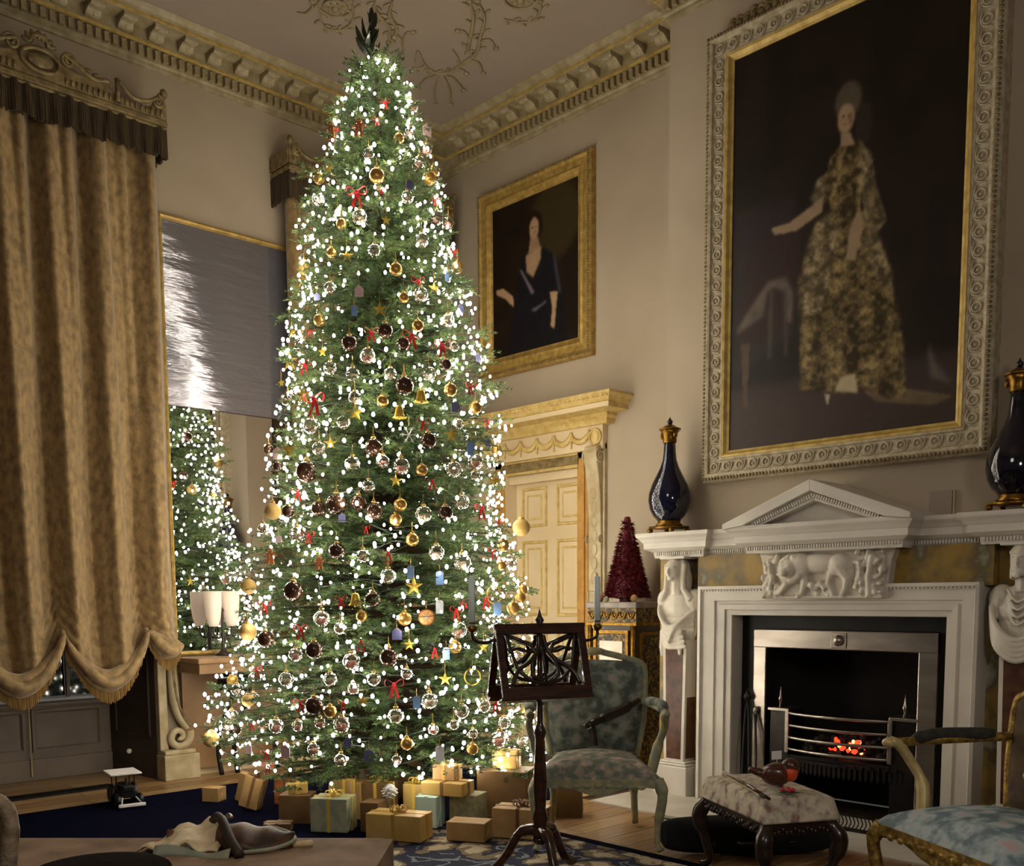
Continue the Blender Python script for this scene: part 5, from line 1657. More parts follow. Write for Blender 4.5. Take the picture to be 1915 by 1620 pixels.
def fret_panel(sgn, name):
    W2, Hh = 0.203, 0.315
    tilt = math.radians(17)
    R_ = Matrix.Rotation(sgn * tilt, 3, 'X')

    def P(x, z, y=0.0):
        v = R_ @ Vector((x, y * 1.0, z - Hh))
        return Vector((v.x, v.y, v.z + 1.085))
    b = MB()

    def bar(x0, x1, z0, z1, th=0.008):
        b.add([P(x, z, y) for z in (z0, z1) for y in (-th, th) for x in (x0, x1)], [(0, 2, 3, 1), (4, 5, 7, 6), (0, 1, 5, 4), (2, 6, 7, 3), (0, 4, 6, 2), (1, 3, 7, 5)])
    bar(-W2, W2, 0, 0.05)
    bar(-W2, W2, Hh - 0.04, Hh)
    bar(-W2, -W2 + 0.032, 0.05, Hh - 0.04)
    bar(W2 - 0.032, W2, 0.05, Hh - 0.04)
    fr_ = b.build(name, 'mahogany', ms, bevel=0.002)
    b = MB()
    yy = 0.0
    # strapwork: centre bar, two S-scrolls each side, a lower bow
    b.tube([P(0, 0.05), P(0, Hh - 0.04)], 0.006, 6)
    for s in (-1, 1):
        b.tube([P(*p) for p in ((s * 0.005, 0.06), (s * 0.06, 0.1), (s * 0.055, 0.15), (s * 0.03, 0.19), (s * 0.05, 0.23), (s * 0.155, 0.272))], 0.009, 6)
        b.tube(smooth_path([P(*p) for p in ((s * 0.155, 0.055), (s * 0.12, 0.12), (s * 0.06, 0.16), (s * 0.02, 0.21), (s * 0.01, 0.27))], 5), 0.010, 6)
        b.tube(smooth_path([P(*p) for p in ((s * 0.155, 0.272), (s * 0.14, 0.2), (s * 0.12, 0.13), (s * 0.07, 0.08), (s * 0.005, 0.062))], 5), 0.008, 6)
        b.tube(smooth_path([P(*p) for p in ((s * 0.155, 0.2), (s * 0.11, 0.215), (s * 0.06, 0.2), (s * 0.01, 0.2))], 5), 0.007, 6)
    b.build('fretwork', 'dark_wood', fr_, True)
    lb = MB()
    v = [P(x, z, y) for z in (-0.006, 0.008) for y in (-0.045 * sgn, 0.008 * sgn) for x in (-W2 - 0.005, W2 + 0.005)]
    lb.add(v, [(0, 2, 3, 1), (4, 5, 7, 6), (0, 1, 5, 4), (2, 6, 7, 3), (0, 4, 6, 2), (1, 3, 7, 5)])
    lb.build('ledge', 'mahogany', fr_, bevel=0.003)


fret_panel(1, 'front_desk')
fret_panel(-1, 'rear_desk')
MB().box(-0.206, 0.206, -0.014, 0.014, 1.07, 1.092).build('ridge', 'mahogany', ms, bevel=0.004)
MB().box(-0.012, 0.012, -0.09, 0.09, 0.79, 0.805).build('desk_support', 'mahogany', ms)
for s, L in ((-1, 0.30), (1, 0.27)):
    arm = MB().tube(smooth_path([(s * 0.19, 0, 1.03), (s * (L - 0.05), 0, 1.015), (s * (L - 0.005), 0, 1.03), (s * L, 0, 1.065)], 6), 0.007, 7).build('candle_arm', 'dark_wood', ms, True)
    MB().lathe([(0.008, 1.055), (0.02, 1.068), (0.022, 1.078), (0.012, 1.085), (0.015, 1.1), (0.0, 1.1)], 12, (s * L, 0, 0)).build('candle_cup', 'ormolu', arm, True)
    cd = MB().lathe([(0.0, 1.085), (0.0135, 1.085), (0.0125, 1.285), (0.006, 1.29), (0.0, 1.29)], 12, (s * L, 0, 0)).build('candle', 'wax_blue', ms, True)
    cd['label'] = 'pale blue unlit candle'
    MB().tube([(s * L, 0, 1.288), (s * L + 0.001, 0, 1.3)], 0.0015, 5).build('wick', 'soot', cd)


# ================================================================ ARMCHAIRS
def armchair(label, loc, rz, fm, sm, bm_, pm_, fwid=0.60, bwid=0.46, dep=0.54, sh=0.40, bh=0.92, arms=True):
    t = thing('armchair' if arms else 'side_chair', label, 'armchair' if arms else 'chair', loc, rz)
    hf, hb, hd = fwid / 2, bwid / 2, dep / 2
    # seat rail with a serpentine lower edge
    b = MB()

    def rail(p, q, n=12):
        p, q = Vector(p), Vector(q)
        t_ = (q - p).normalized()
        nn = Vector((t_.y, -t_.x)) * 0.016
        vs = []
        for k in range(n + 1):
            u = k / n
            c = p + (q - p) * u
            lo = sh - 0.105 - 0.018 * math.cos(2 * PI * u * 1.0 + PI) - 0.012 * math.cos(4 * PI * u)
            for o in (-nn, nn):
                vs += [(c.x + o.x, c.y + o.y, lo), (c.x + o.x, c.y + o.y, sh - 0.055)]
        fs = []
        for k in range(n):
            a = k * 4
            fs += [(a, a + 1, a + 5, a + 4), (a + 2, a + 6, a + 7, a + 3), (a, a + 4, a + 6, a + 2), (a + 1, a + 3, a + 7, a + 5)]
        fs += [(0, 2, 3, 1), (n * 4, n * 4 + 1, n * 4 + 3, n * 4 + 2)]
        b.add(vs, fs)
    rail((-hf, -hd), (hf, -hd))
    rail((hf, -hd), (hb, hd))
    rail((hb, hd), (-hb, hd))
    rail((-hb, hd), (-hf, -hd))
    for k in range(9):
        u = (k - 4) / 4
        b.ell((u * hf * 0.7, -hd - 0.017, sh - 0.085 - 0.008 * abs(u)), (0.02, 0.006, 0.012), 8, 5)
    b.build('seat_rail', fm, t)

    # stuffed seat
    def seat(u, v):
        y = -hd + dep * v
        w = hf + (hb - hf) * v
        x = -w + 2 * w * u
        e = min(1, 7 * min(u, 1 - u, v, 1 - v)) ** 0.5
        return (x * 1.02, y - 0.01 + 0.0 * v, sh - 0.055 + 0.055 * e + 0.045 * math.sin(PI * u) * math.sin(PI * v) * e)
    b = MB().grid(seat, 20, 20)
    b.prism([(-hf * 1.02, -hd - 0.01), (hf * 1.02, -hd - 0.01), (hb * 1.02, hd - 0.01), (-hb * 1.02, hd - 0.01)], lambda a, c, e: (a, c, e), sh - 0.062, sh - 0.054)
    b.build('seat', sm, t, True)
    for s in (-1, 1):
        MB().tube(smooth_path([(s * (hf - 0.01), -hd + 0.01, sh - 0.06), (s * (hf + 0.012), -hd - 0.012, sh - 0.13), (s * (hf - 0.006), -hd + 0.004, 0.14), (s * (hf - 0.008), -hd - 0.004, 0.05), (s * (hf + 0.004), -hd - 0.022, 0.018)], 5), [0.03] * 5 + [0.024] * 5 + [0.017] * 5 + [0.013] * 5 + [0.018], 10).build('leg', fm, t, True)
        MB().tube(smooth_path([(s * (hb - 0.01), hd - 0.01, sh - 0.05), (s * (hb - 0.01), hd, 0.2), (s * (hb + 0.0), hd + 0.045, 0.016)], 6), [0.024] * 7 + [0.018] * 6, 8).build('leg', fm, t, True)
    # back: leaning frame, arched top
    ln = 0.14

    def bk(x, z, y=0.0):
        return Vector((x, hd + 0.0 + (z - sh) * ln + y, z))
    bw = hb + 0.045
    out = [bk(-hb, sh - 0.03)] + [bk(-bw + 0.012, sh + 0.14), bk(-bw, sh + 0.3), bk(-bw, bh - 0.1), bk(-bw + 0.02, bh - 0.055), bk(-bw * 0.6, bh - 0.025), bk(-0.08, bh - 0.005), bk(0, bh + 0.012), bk(0.08, bh - 0.005), bk(bw * 0.6, bh - 0.025), bk(bw - 0.02, bh - 0.055), bk(bw, bh - 0.1), bk(bw, sh + 0.3), bk(bw - 0.012, sh + 0.14), bk(hb, sh - 0.03)]
    MB().tube(smooth_path(out, 4), 0.017, 8).tube([bk(-hb - 0.01, sh - 0.02), bk(hb + 0.01, sh - 0.02)], 0.015, 8).ell(bk(0, bh + 0.01, -0.015), (0.06, 0.018, 0.022), 10, 6).build('back_frame', fm, t, True)

    def back(u, v, side=-1):
        z = sh - 0.01 + (bh - 0.035 - sh + 0.01) * v
        w = bw - 0.008 - 0.035 * (1 - v) ** 3
        x = -w + 2 * w * u
        e = min(1, 6 * min(u, 1 - u, v, 1 - v)) ** 0.5
        z2 = z - (0.02 * abs(2 * u - 1) ** 2) * v
        return bk(x, z2, side * (0.006 + 0.026 * e))
    b = MB().grid(lambda u, v: back(u, v, -1), 18, 18).grid(lambda u, v: back(u, v, 1), 8, 8)
    b.build('backrest', bm_, t, True)
    for s in (-1, 1) if arms else ():
        za = sh + 0.235
        p0 = bk(s * (bw - 0.005), za + 0.02)
        sup = MB().tube(smooth_path([(s * (hf - 0.025), -hd + 0.17, sh - 0.05), (s * (hf + 0.01), -hd + 0.19, sh + 0.08), (s * (hf + 0.035), -hd + 0.15, sh + 0.17), (s * (hf + 0.03), -hd + 0.1, za - 0.005), (s * (hf + 0.03), -hd + 0.06, za + 0.012)], 5), [0.026] * 6 + [0.019] * 8 + [0.021] * 7, 8)
        sup.ell((s * (hf + 0.03), -hd + 0.055, za + 0.008), (0.022, 0.03, 0.02), 10, 6)
        sup.build('arm_support', 'pale_gilt' if fm == 'gilt_carved' else fm, t, True)
        ar_ = MB().tube(smooth_path([(s * (hf + 0.03), -hd + 0.07, za + 0.005), (s * (hf + 0.032), -0.02, za + 0.01), p0], 6), 0.018, 8).build('arm', fm, t, True)
        MB().tube(smooth_path([(s * (hf + 0.03), -hd + 0.16, za + 0.018), (s * (hf + 0.035), 0.02, za + 0.03), (s * (bw + 0.005), hd - 0.04, za + 0.03)], 5), [0.016] + [0.026] * 9 + [0.018], 10).build('arm_pad', pm_, ar_, True)
    return t


M('chair_post', (150, 130, 104), 0.6, col2=(104, 86, 66), scale=30, bump=0.5, bscale=60)
armchair('green-framed armchair upholstered in grey-green tapestry beside the music stand', (-3.235, 3.655, 0.0), math.radians(43.6), 'green_frame', 'tapestry_seat', 'tapestry', 'tapestry', 0.58, 0.44, 0.54, 0.41, 0.915)
armchair('gilt armchair with pale blue embroidered seat and dark arm pads right of the stool', (-1.29, 3.60, 0.0), math.radians(-30.7), 'gilt_carved', 'tapestry_blue', 'tapestry_brown', 'arm_pad', 0.68, 0.56, 0.52, 0.405, 0.87)
armchair('carved brown chair at the end of the brown ottoman, only its back in view', (-2.125, 0.205, 0.0), math.radians(45), 'chair_post', 'tapestry_brown', 'tapestry_brown', 'arm_pad', 0.56, 0.5, 0.5, 0.41, 0.85, False)

t = thing('bent_strip', 'dark brown bent strip lying across the seat of the tapestry armchair', 'strip', (-3.235, 3.655, 0.0), math.radians(43.6))
MB().tube(smooth_path([(-0.005, 0.12, 0.455), (-0.01, 0.135, 0.52), (-0.02, 0.15, 0.56), (0.03, 0.17, 0.585), (0.13, 0.2, 0.625), (0.235, 0.235, 0.675)], 5), [0.030] * 8 + [0.026] * 8 + [0.032] * 7 + [0.02] * 3, 6, flat=0.8).build('strip', 'dark_wood', t)
MB().ell((-0.03, 0.14, 0.56), (0.03, 0.022, 0.022), 10, 6).build('curl', 'dark_wood', t, True)

# ================================================================ STOOL, CASE, BIRD
t = thing('footstool', 'pale needlework footstool on dark cabriole legs before the fire', 'stool', (-2.225, 3.585, 0.0), math.radians(-29.9))


def pad(u, v):
    x, y = -0.295 + 0.59 * u, -0.165 + 0.33 * v
    e = min(1, 22 * min(u, 1 - u, v * 0.6, (1 - v) * 0.6)) ** 0.4
    return (x, y, 0.335 + 0.085 * e + 0.012 * math.sin(PI * u) * math.sin(PI * v))


b = MB().grid(pad, 26, 18)
b.prism([(-0.295, -0.165), (0.295, -0.165), (0.295, 0.165), (-0.295, 0.165)], lambda a, c, e: (a, c, e), 0.325, 0.336)
b.build('seat', 'needlework', t, True)
MB().box(-0.287, 0.287, -0.157, 0.157, 0.275, 0.325).build('seat_rail', 'dark_wood', t, bevel=0.004)
b = MB()
for k in range(30):
    u = k / 29
    b.ell((-0.28 + 0.56 * u, -0.16, 0.29 + 0.008 * math.sin(k * 2)), (0.009, 0.005, 0.011), 7, 5)
for k in range(18):
    u = k / 17
    b.ell((0.29, -0.15 + 0.3 * u, 0.29 + 0.008 * math.sin(k * 2)), (0.005, 0.009, 0.011), 7, 5)
b.build('carved_edge', 'dark_wood', t, True)['kind'] = 'stuff'
for sx in (-1, 1):
    for sy in (-1, 1):
        MB().tube(smooth_path([(sx * 0.265, sy * 0.135, 0.31), (sx * 0.295, sy * 0.165, 0.24), (sx * 0.27, sy * 0.14, 0.12), (sx * 0.258, sy * 0.13, 0.05), (sx * 0.285, sy * 0.15, 0.018)], 5), [0.03] * 3 + [0.034] * 5 + [0.022] * 6 + [0.015] * 5 + [0.022] * 2, 10).build('leg', 'dark_wood', t, True)

t = thing('instrument_case', 'black rounded instrument case lying on the floor behind the footstool', 'case', (-2.555, 3.955, 0.0), math.radians(47))


def case(u, v):
    a = 2 * PI * u
    L = 0.40
    x = -L * math.cos(PI * v)
    w = math.sin(PI * v) ** 0.45 * (0.12 + 0.025 * math.cos(2 * PI * v + 0.6))
    return (x, w * math.cos(a), 0.092 + math.copysign(abs(math.sin(a)) ** 0.6, math.sin(a)) * 0.09 * math.sin(PI * v) ** 0.3)


MB().grid(case, 24, 28).build('shell', 'black_cloth', t, True)
MB().tube(smooth_path([(-0.07, -0.12, 0.08), (-0.05, -0.15, 0.08), (0.05, -0.15, 0.08), (0.07, -0.12, 0.08)], 5), 0.009, 7).build('handle', 'leather_dark', t, True)
for x in (-0.18, 0.18):
    MB().box(x - 0.015, x + 0.015, -0.122, -0.1, 0.06, 0.085).build('clasp', 'dark_steel', t, bevel=0.003)

t = thing('wooden_bow', 'thin wooden bow lying along the top of the footstool', 'bow', (-2.255, 3.47, 0.428), math.radians(-39))
MB().tube([(-0.30, 0, 0.006), (0, 0, 0.012), (0.30, 0, 0.006)], 0.0065, 7).build('stick', 'mahogany', t, True)
MB().box(-0.29, 0.29, -0.012, -0.009, 0.001, 0.004).build('hair', 'parchment', t)
MB().box(0.22, 0.28, -0.014, 0.0, 0.0, 0.012).build('frog', 'ebony', t, bevel=0.002)

t = thing('robin_ornament', 'brown robin ornament with orange breast and white tag on the footstool', 'ornament', (-2.12, 3.525, 0.43), math.radians(38))
blob('body', [('e', (-0.02, 0, 0.055), (0.062, 0.048, 0.048)), ('e', (0.035, 0, 0.09), (0.036, 0.034, 0.034)), ('e', (-0.075, 0, 0.06), (0.04, 0.022, 0.014)), ('t', [(-0.08, 0, 0.06), (-0.13, 0, 0.075)], [0.02, 0.012]),
              ('t', [(0.0, 0.018, 0.02), (0.0, 0.018, 0.002)], 0.007), ('t', [(0.0, -0.018, 0.02), (0.0, -0.018, 0.002)], 0.007)], 0.005, 'robin_brown', t, 3)
MB().ell((0.032, -0.004, 0.062), (0.034, 0.036, 0.036), 14, 9).build('breast', 'robin_red', t, True)
MB().lathe([(0.009, 0), (0.0, 0.024)], 8, (0.066, 0, 0.092), Matrix.Rotation(PI / 2, 3, 'Y')).build('beak', 'dark_wood', t)
for s in (-1, 1):
    MB().ell((0.052, s * 0.025, 0.1), (0.005, 0.005, 0.005), 8, 6).build('eye', 'soot', t, True)
    MB().ell((-0.03, s * 0.042, 0.06), (0.05, 0.012, 0.03), 12, 7).build('wing', 'robin_brown', t, True)
MB().obox((-0.02, -0.01, 0.135), (0.045, 0.003, 0.034), Matrix.Rotation(0.5, 3, 'Z')).build('tag', 'white_card', t)
MB().tube([(-0.02, -0.01, 0.118), (-0.015, 0, 0.095)], 0.0015, 5).build('tag_string', 'parchment', t)
t = thing('berry_sprig', 'sprig of green leaves with red berries beside the robin ornament', 'sprig', (-2.035, 3.44, 0.425), math.radians(20))
for k in range(5):
    a = k * 1.3
    MB().ell((0.022 * math.cos(a), 0.022 * math.sin(a), 0.012), (0.022, 0.009, 0.004), 8, 5, Matrix.Rotation(a, 3, 'Z')).build('leaf', 'leaf_green', t, True)
for k in range(4):
    MB().ell((0.02 * math.cos(k * 1.7), 0.02 * math.sin(k * 1.7) - 0.01, 0.022), (0.009, 0.009, 0.009), 10, 7).build('berry', 'berry', t, True)

# ================================================================ OTTOMAN AND WHAT LIES ON IT
t = thing('ottoman', 'large worn brown upholstered ottoman, seen from above, below the navy mat', 'ottoman', (-2.615, 1.153, 0.006), math.radians(44.8))
b = MB().grid(lambda u, v: (-0.595 + 1.19 * u, -0.31 + 0.62 * v, 0.462 + 0.018 * min(1, 16 * min(u, 1 - u, v * .6, (1 - v) * .6)) ** 0.5), 30, 18)
b.box(-0.595, 0.595, -0.31, 0.31, 0.16, 0.464)
b.build('cushion', 'brown_cloth', t)
MB().box(-0.57, 0.57, -0.29, 0.29, 0.1, 0.16).build('base', 'dark_wood', t, bevel=0.004)
for sx in (-1, 1):
    for sy in (-1, 1):
        MB().lathe([(0.02, 0), (0.028, 0.02), (0.03, 0.07), (0.034, 0.1)], 12, (sx * 0.53, sy * 0.25, 0)).build('leg', 'dark_wood', t, True)

t = thing('leather_bundle', 'open bundle of dark leather and cream parchment lying on the brown ottoman', 'bundle', (-2.645, 1.34, 0.481), math.radians(45))


def flap(u, v):      # curled parchment flap, left
    x = -0.21 + 0.23 * u
    y = -0.09 + 0.19 * v
    return (x + 0.02 * v, y, 0.012 + 0.05 * math.sin(PI * u * 0.9 + 0.1) * (0.35 + 0.65 * v) + 0.009 * math.sin(13 * u + 6 * v) + 0.006 * math.sin(23 * u - 5 * v))


def shell(u, v):     # brown leather half-shell, right
    a = PI * v
    x = 0.0 + 0.215 * u
    w = 0.085 * math.sin(PI * (0.15 + 0.8 * u)) ** 0.7
    return (x, -w * math.cos(a) * 1.15 + 0.01, 0.006 + 0.066 * math.sin(a) * (1 - 0.45 * u) + 0.004 * math.sin(17 * u + 5 * v) + 0.004 * math.sin(11 * v + 3 * u))


o = MB().grid(flap, 18, 12).build('parchment_flap', 'parchment', t, True)
o.modifiers.new('thick', 'SOLIDIFY').thickness = 0.006
o = MB().grid(shell, 18, 14).build('leather_shell', 'leather_brown', t, True)
o.modifiers.new('thick', 'SOLIDIFY').thickness = 0.008
MB().tube(smooth_path([(0.03, -0.095, 0.008), (0.11, -0.1, 0.014), (0.18, -0.075, 0.018), (0.22, -0.01, 0.026), (0.19, 0.05, 0.034), (0.12, 0.07, 0.05)], 5), 0.006, 8).build('pale_rim', 'verdigris', t, True)
MB().tube(smooth_path([(-0.05, 0.09, 0.06), (-0.02, 0.05, 0.085), (0.02, -0.02, 0.075), (0.06, -0.09, 0.045), (0.1, -0.14, 0.014)], 5), [0.012] * 8 + [0.015] * 13, 8).build('strap', 'leather_dark', t, True)
MB().tube(smooth_path([(-0.03, 0.1, 0.05), (0.0, 0.085, 0.078), (0.015, 0.065, 0.075)], 5), 0.007, 7).build('buckle', 'steel', t, True)
o = MB().grid(lambda u, v: (-0.15 + 0.22 * u, -0.13 + 0.05 * v + 0.02 * math.sin(5 * u), 0.006 + 0.03 * math.sin(PI * v) * (0.6 + 0.4 * math.sin(6 * u + 1))), 16, 8).build('lower_fold', 'verdigris', t, True)
o.modifiers.new('thick', 'SOLIDIFY').thickness = 0.006
MB().tube([(-0.155, 0.0, 0.0), (-0.15, 0.02, 0.05)], 0.01, 7).build('fold_post', 'leather_brown', t, True)
MB().tube([(0.215, -0.01, 0.012), (0.27, 0.01, 0.012)], 0.01, 8).build('roll', 'parchment', t, True)

t = thing('round_cushion', 'flat dark brown round cushion on the near side of the ottoman', 'cushion', (-2.555, 0.955, 0.481))
MB().lathe([(0.0, 0.0), (0.14, 0.0), (0.17, 0.012), (0.175, 0.022), (0.165, 0.034), (0.12, 0.042), (0, 0.046)], 32).build('pad', 'dark_plush', t, True)
MB().tube(arc((0, 0, 0.022), 0.174, 0, 2 * PI, 36, (1, 0, 0), (0, 1, 0))[:-1], 0.006, 6, True).build('piping', 'dark_plush', t, True)

# ================================================================ TOY ON THE MAT
t = thing('toy_tractor', 'black toy tractor with flat white roof and front bar on the navy mat', 'toy', (-5.74, 2.32, 0.01), math.radians(-10))
t.scale = (1.25, 1.25, 1.15)
MB().box(-0.07, 0.075, -0.03, 0.03, 0.045, 0.085).build('chassis', 'toy_black', t, bevel=0.006)
MB().box(0.0, 0.085, -0.026, 0.026, 0.08, 0.11).build('bonnet', 'toy_black', t, bevel=0.008)
MB().box(-0.075, -0.015, -0.03, 0.03, 0.08, 0.105).build('seat', 'toy_black', t, bevel=0.006)
MB().box(-0.125, 0.045, -0.07, 0.07, 0.158, 0.166).build('roof', 'white_card', t, bevel=0.002)
for sx, sy in ((-0.085, -0.04), (-0.085, 0.04), (0.012, -0.04), (0.012, 0.04)):
    MB().tube([(sx, sy, 0.09), (sx, sy, 0.16)], 0.003, 6).build('roof_post', 'dark_steel', t)
for x, r_, w_ in ((-0.055, 0.052, 0.016), (0.07, 0.034, 0.012)):
    for s in (-1, 1):
        wh = MB().tube(arc((x, s * 0.05, r_ + 0.0), r_ - 0.012, 0, 2 * PI, 22)[:-1], 0.012, 8, True).build('wheel', 'toy_black', t, True)
        MB().lathe([(0.0, -0.006), (r_ - 0.018, -0.006), (r_ - 0.018, 0.006), (0, 0.006)], 14, (x, s * 0.05, r_), Matrix.Rotation(PI / 2, 3, 'X')).build('hub', 'dark_steel', wh)
MB().tube([(0.03, 0.0, 0.1), (0.03, 0.0, 0.14)], 0.005, 7).build('chimney', 'toy_black', t)
MB().box(0.125, 0.14, -0.06, 0.06, 0.012, 0.028).build('front_bar', 'white_card', t, bevel=0.003)
for s in (-1, 1):
    MB().tube([(0.08, s * 0.03, 0.05), (0.13, s * 0.045, 0.022)], 0.004, 6).build('bar_arm', 'snow_silver', t)

# ================================================================ CHRISTMAS TREE
TX, TY = -4.79, 3.55
ZP = [0.2, 0.47, 1.0, 1.89, 2.8, 3.69, 4.08, 4.24]
RP = [0.82, 0.90, 0.83, 0.655, 0.495, 0.30, 0.165, 0.06]


def Rz(z):
    return float(np.interp(z, ZP, RP))


def bumpy(z, az):
    """how far the boughs stray from the even cone"""
    return 1 + 0.07 * math.sin(3 * az + 2.3 * z) + 0.06 * math.sin(5 * az - 4.1 * z + 1) + 0.04 * math.sin(9.0 * z + 2 * az)


tree = thing('christmas_tree', 'tall fir Christmas tree covered in lights reaching up to the ceiling', 'tree', (TX, TY, 0.0))
MB().lathe([(0.0, 0.01), (0.17, 0.01), (0.19, 0.05), (0.2, 0.26), (0.18, 0.26), (0.16, 0.08), (0, 0.08)], 24).build('tub', 'kraft_dark', tree, True)
MB().tube([(0, 0, 0.05), (0.01, 0, 1.2), (-0.01, 0.01, 2.6), (0, 0, 3.8), (0, 0, 4.2)], [0.055, 0.048, 0.034, 0.016, 0.006], 10).build('trunk', 'bark', tree, True)
rs = np.random.RandomState(4)
bb = MB()
tw0, twd, twl = [], [], []
z = 0.24
lev = 0
while z < 4.2:
    Rr = Rz(z)
    nb = int(6 + 13 * Rr / 0.9)
    for k in range(nb):
        a = 2 * PI * (k + rs.uniform(-.35, .35)) / nb + lev * 0.7
        L = Rr * rs.choice([rs.uniform(0.74, 0.95), rs.uniform(0.9, 1.1)])
        L *= bumpy(z, a)
        zt = z + rs.uniform(-.04, .04)
        z0 = zt + 0.05 * L - 0.03
        p0 = np.array([0, 0, z0])
        p1 = np.array([L * math.cos(a), L * math.sin(a), zt])
        pm_ = (p0 + p1) / 2 + np.array([0, 0, 0.03 * L])
        bb.tube([p0, pm_, p1], [0.010 * (0.4 + Rr), 0.006 * (0.4 + Rr), 0.002], 4)
        ax = (p1 - p0) / np.linalg.norm(p1 - p0)
        sd = np.array([-math.sin(a), math.cos(a), 0])
        s = max(0.15, 1 - 0.5 / max(L, 0.2))
        step = 0.042
        while s <= 1.0:
            p = p0 * (1 - s) ** 2 + 2 * pm_ * s * (1 - s) + p1 * s * s
            for sg in (-1, 1):
                an = rs.uniform(0.55, 1.05)
                d_ = ax * math.cos(an) + sd * sg * math.sin(an) + np.array([0, 0, rs.uniform(-0.5, 0.35)])
                ln = rs.uniform(0.07, 0.14) * (1.2 - 0.45 * s)
                tw0.append(p)
                twd.append(d_ / np.linalg.norm(d_))
                twl.append(ln)
            s += step / max(L, 0.12) * rs.uniform(0.8, 1.2)
        tw0.append(p1 - ax * 0.03)
        twd.append(ax)
        twl.append(0.1)
    z += 0.052 + 0.03 * Rr
    lev += 1
for k in range(16):      # leader
    tw0.append(np.array([0, 0, 4.08 + 0.009 * k]))
    a = k * 2.4
    d_ = np.array([math.cos(a) * 0.7, math.sin(a) * 0.7, 0.8])
    twd.append(d_ / np.linalg.norm(d_))
    twl.append(0.07)
tw0, twd, twl = np.array(tw0), np.array(twd), np.array(twl)
nt_ = len(tw0)
for k in range(0, nt_, 3):
    bb.tube([tw0[k], tw0[k] + twd[k] * twl[k]], 0.0022, 3)
bb.build('branches', 'twig', tree)['kind'] = 'stuff'
NN = 46
up_ = np.array([0.02, 0.01, 1.0])
u1 = np.cross(twd, up_)
u1 /= np.linalg.norm(u1, axis=1)[:, None]
u2 = np.cross(u1, twd)
s_ = rs.rand(nt_, NN) ** 0.9
ph = rs.uniform(-2.3, 2.3, (nt_, NN)) + PI / 2
rad = np.cos(ph)[..., None] * u1[:, None, :] + np.sin(ph)[..., None] * u2[:, None, :]
base = tw0[:, None, :] + twd[:, None, :] * (s_ * twl[:, None])[..., None]
nd = rad * 0.8 + twd[:, None, :] * (0.55 + 0.5 * s_[..., None])
nd /= np.linalg.norm(nd, axis=2)[..., None]
ln = (0.027 - 0.007 * s_) * rs.uniform(0.8, 1.2, s_.shape)
tip = base + nd * ln[..., None]
wd = np.cross(nd, rs.normal(size=nd.shape))
wd /= np.linalg.norm(wd, axis=2)[..., None]
mid = base + nd * (ln * 0.45)[..., None]
V = np.stack([base, mid + wd * 0.0021, tip, mid - wd * 0.0021], 2).reshape(-1, 3)
nf = nt_ * NN
me = bpy.data.meshes.new('needles')
me.vertices.add(len(V))
me.vertices.foreach_set('co', V.astype(np.float32).reshape(-1))
me.loops.add(nf * 4)
me.loops.foreach_set('vertex_index', np.arange(nf * 4, dtype=np.int32))
me.polygons.add(nf)
me.polygons.foreach_set('loop_start', np.arange(0, nf * 4, 4, dtype=np.int32))
me.update()
me.materials.append(MATS['needles'])
o = link(me, 'needles', tree)
o['kind'] = 'stuff'
print('twigs', nt_, 'needles', nf)

# leafy sprig at the very top
t = thing('leaf_topper', 'dark pointed leaf sprig tied to the top of the Christmas tree', 'tree topper', (TX - 0.03, TY - 0.03, 4.15))
stem = smooth_path([(0.02, 0.02, -0.02), (0.0, 0.0, 0.08), (-0.012, -0.012, 0.16), (0.012, 0.012, 0.25)], 5)
MB().tube(stem, 0.006, 6).build('stem', 'bark', t, True)
rg = random.Random(6)
for k in range(19):
    a = k * 2.4 + rg.uniform(-.3, .3)
    tilt = rg.uniform(0.25, 0.95) if k < 15 else rg.uniform(0.05, 0.3)
    d_ = Vector((math.sin(tilt) * math.cos(a), math.sin(tilt) * math.sin(a), math.cos(tilt)))
    L = rg.uniform(0.085, 0.125)
    w_ = rg.uniform(0.015, 0.021)
    pts = [(0, 0), (w_ * 0.5, L * 0.12), (w_ * 0.95, L * 0.3), (w_, L * 0.5), (w_ * 0.75, L * 0.72), (w_ * 0.3, L * 0.92), (0.0, L), (-w_ * 0.3, L * 0.92), (-w_ * 0.75, L * 0.72), (-w_, L * 0.5), (-w_ * 0.95, L * 0.3), (-w_ * 0.5, L * 0.12)]
    R_ = rot_to(d_) @ Matrix.Rotation(rg.uniform(0, 6), 3, 'Z')
    p0 = stem[min(len(stem) - 1, 5 + int(k * 0.6))]
    b = MB()
    b.prism(pts, lambda a_, c, e: tuple(p0 + R_ @ Vector((a_, e + 0.012 * math.sin(c * 25), c))), -0.001, 0.001)
    b.build('leaf', 'holly', t)

# ---------------------------------------------------------------- string lights
ls = thing('string_lights', 'strings of warm white lights wound all over the Christmas tree', 'string lights', (TX, TY, 0.0))
bulbs = []
wire = MB()
rg = random.Random(17)
NS, NBU = 18, 165
for s in range(NS):
    a0 = 2 * PI * s / NS
    pts = []
    for k in range(NBU):
        u = k / (NBU - 1)
        z = 4.2 - 3.94 * (u ** 0.68)
        az = a0 + 0.26 * math.sin(k * (0.55 + 0.03 * s) + s) + rg.uniform(-0.16, 0.16)
        f = rg.uniform(0.92, 1.09)
        if math.sin(3.1 * az + 2.4 * z) + math.sin(5.2 * z - 2 * az + 1) < -0.95 and rg.random() < 0.6:
            continue
        r = Rz(z) * f * bumpy(z, az)
        p = Vector((r * math.cos(az), r * math.sin(az), z + rg.uniform(-0.035, 0.035)))
        pts.append(p)
        bulbs.append(p)
    wire.tube([p * 0.985 for p in pts], 0.002, 3)
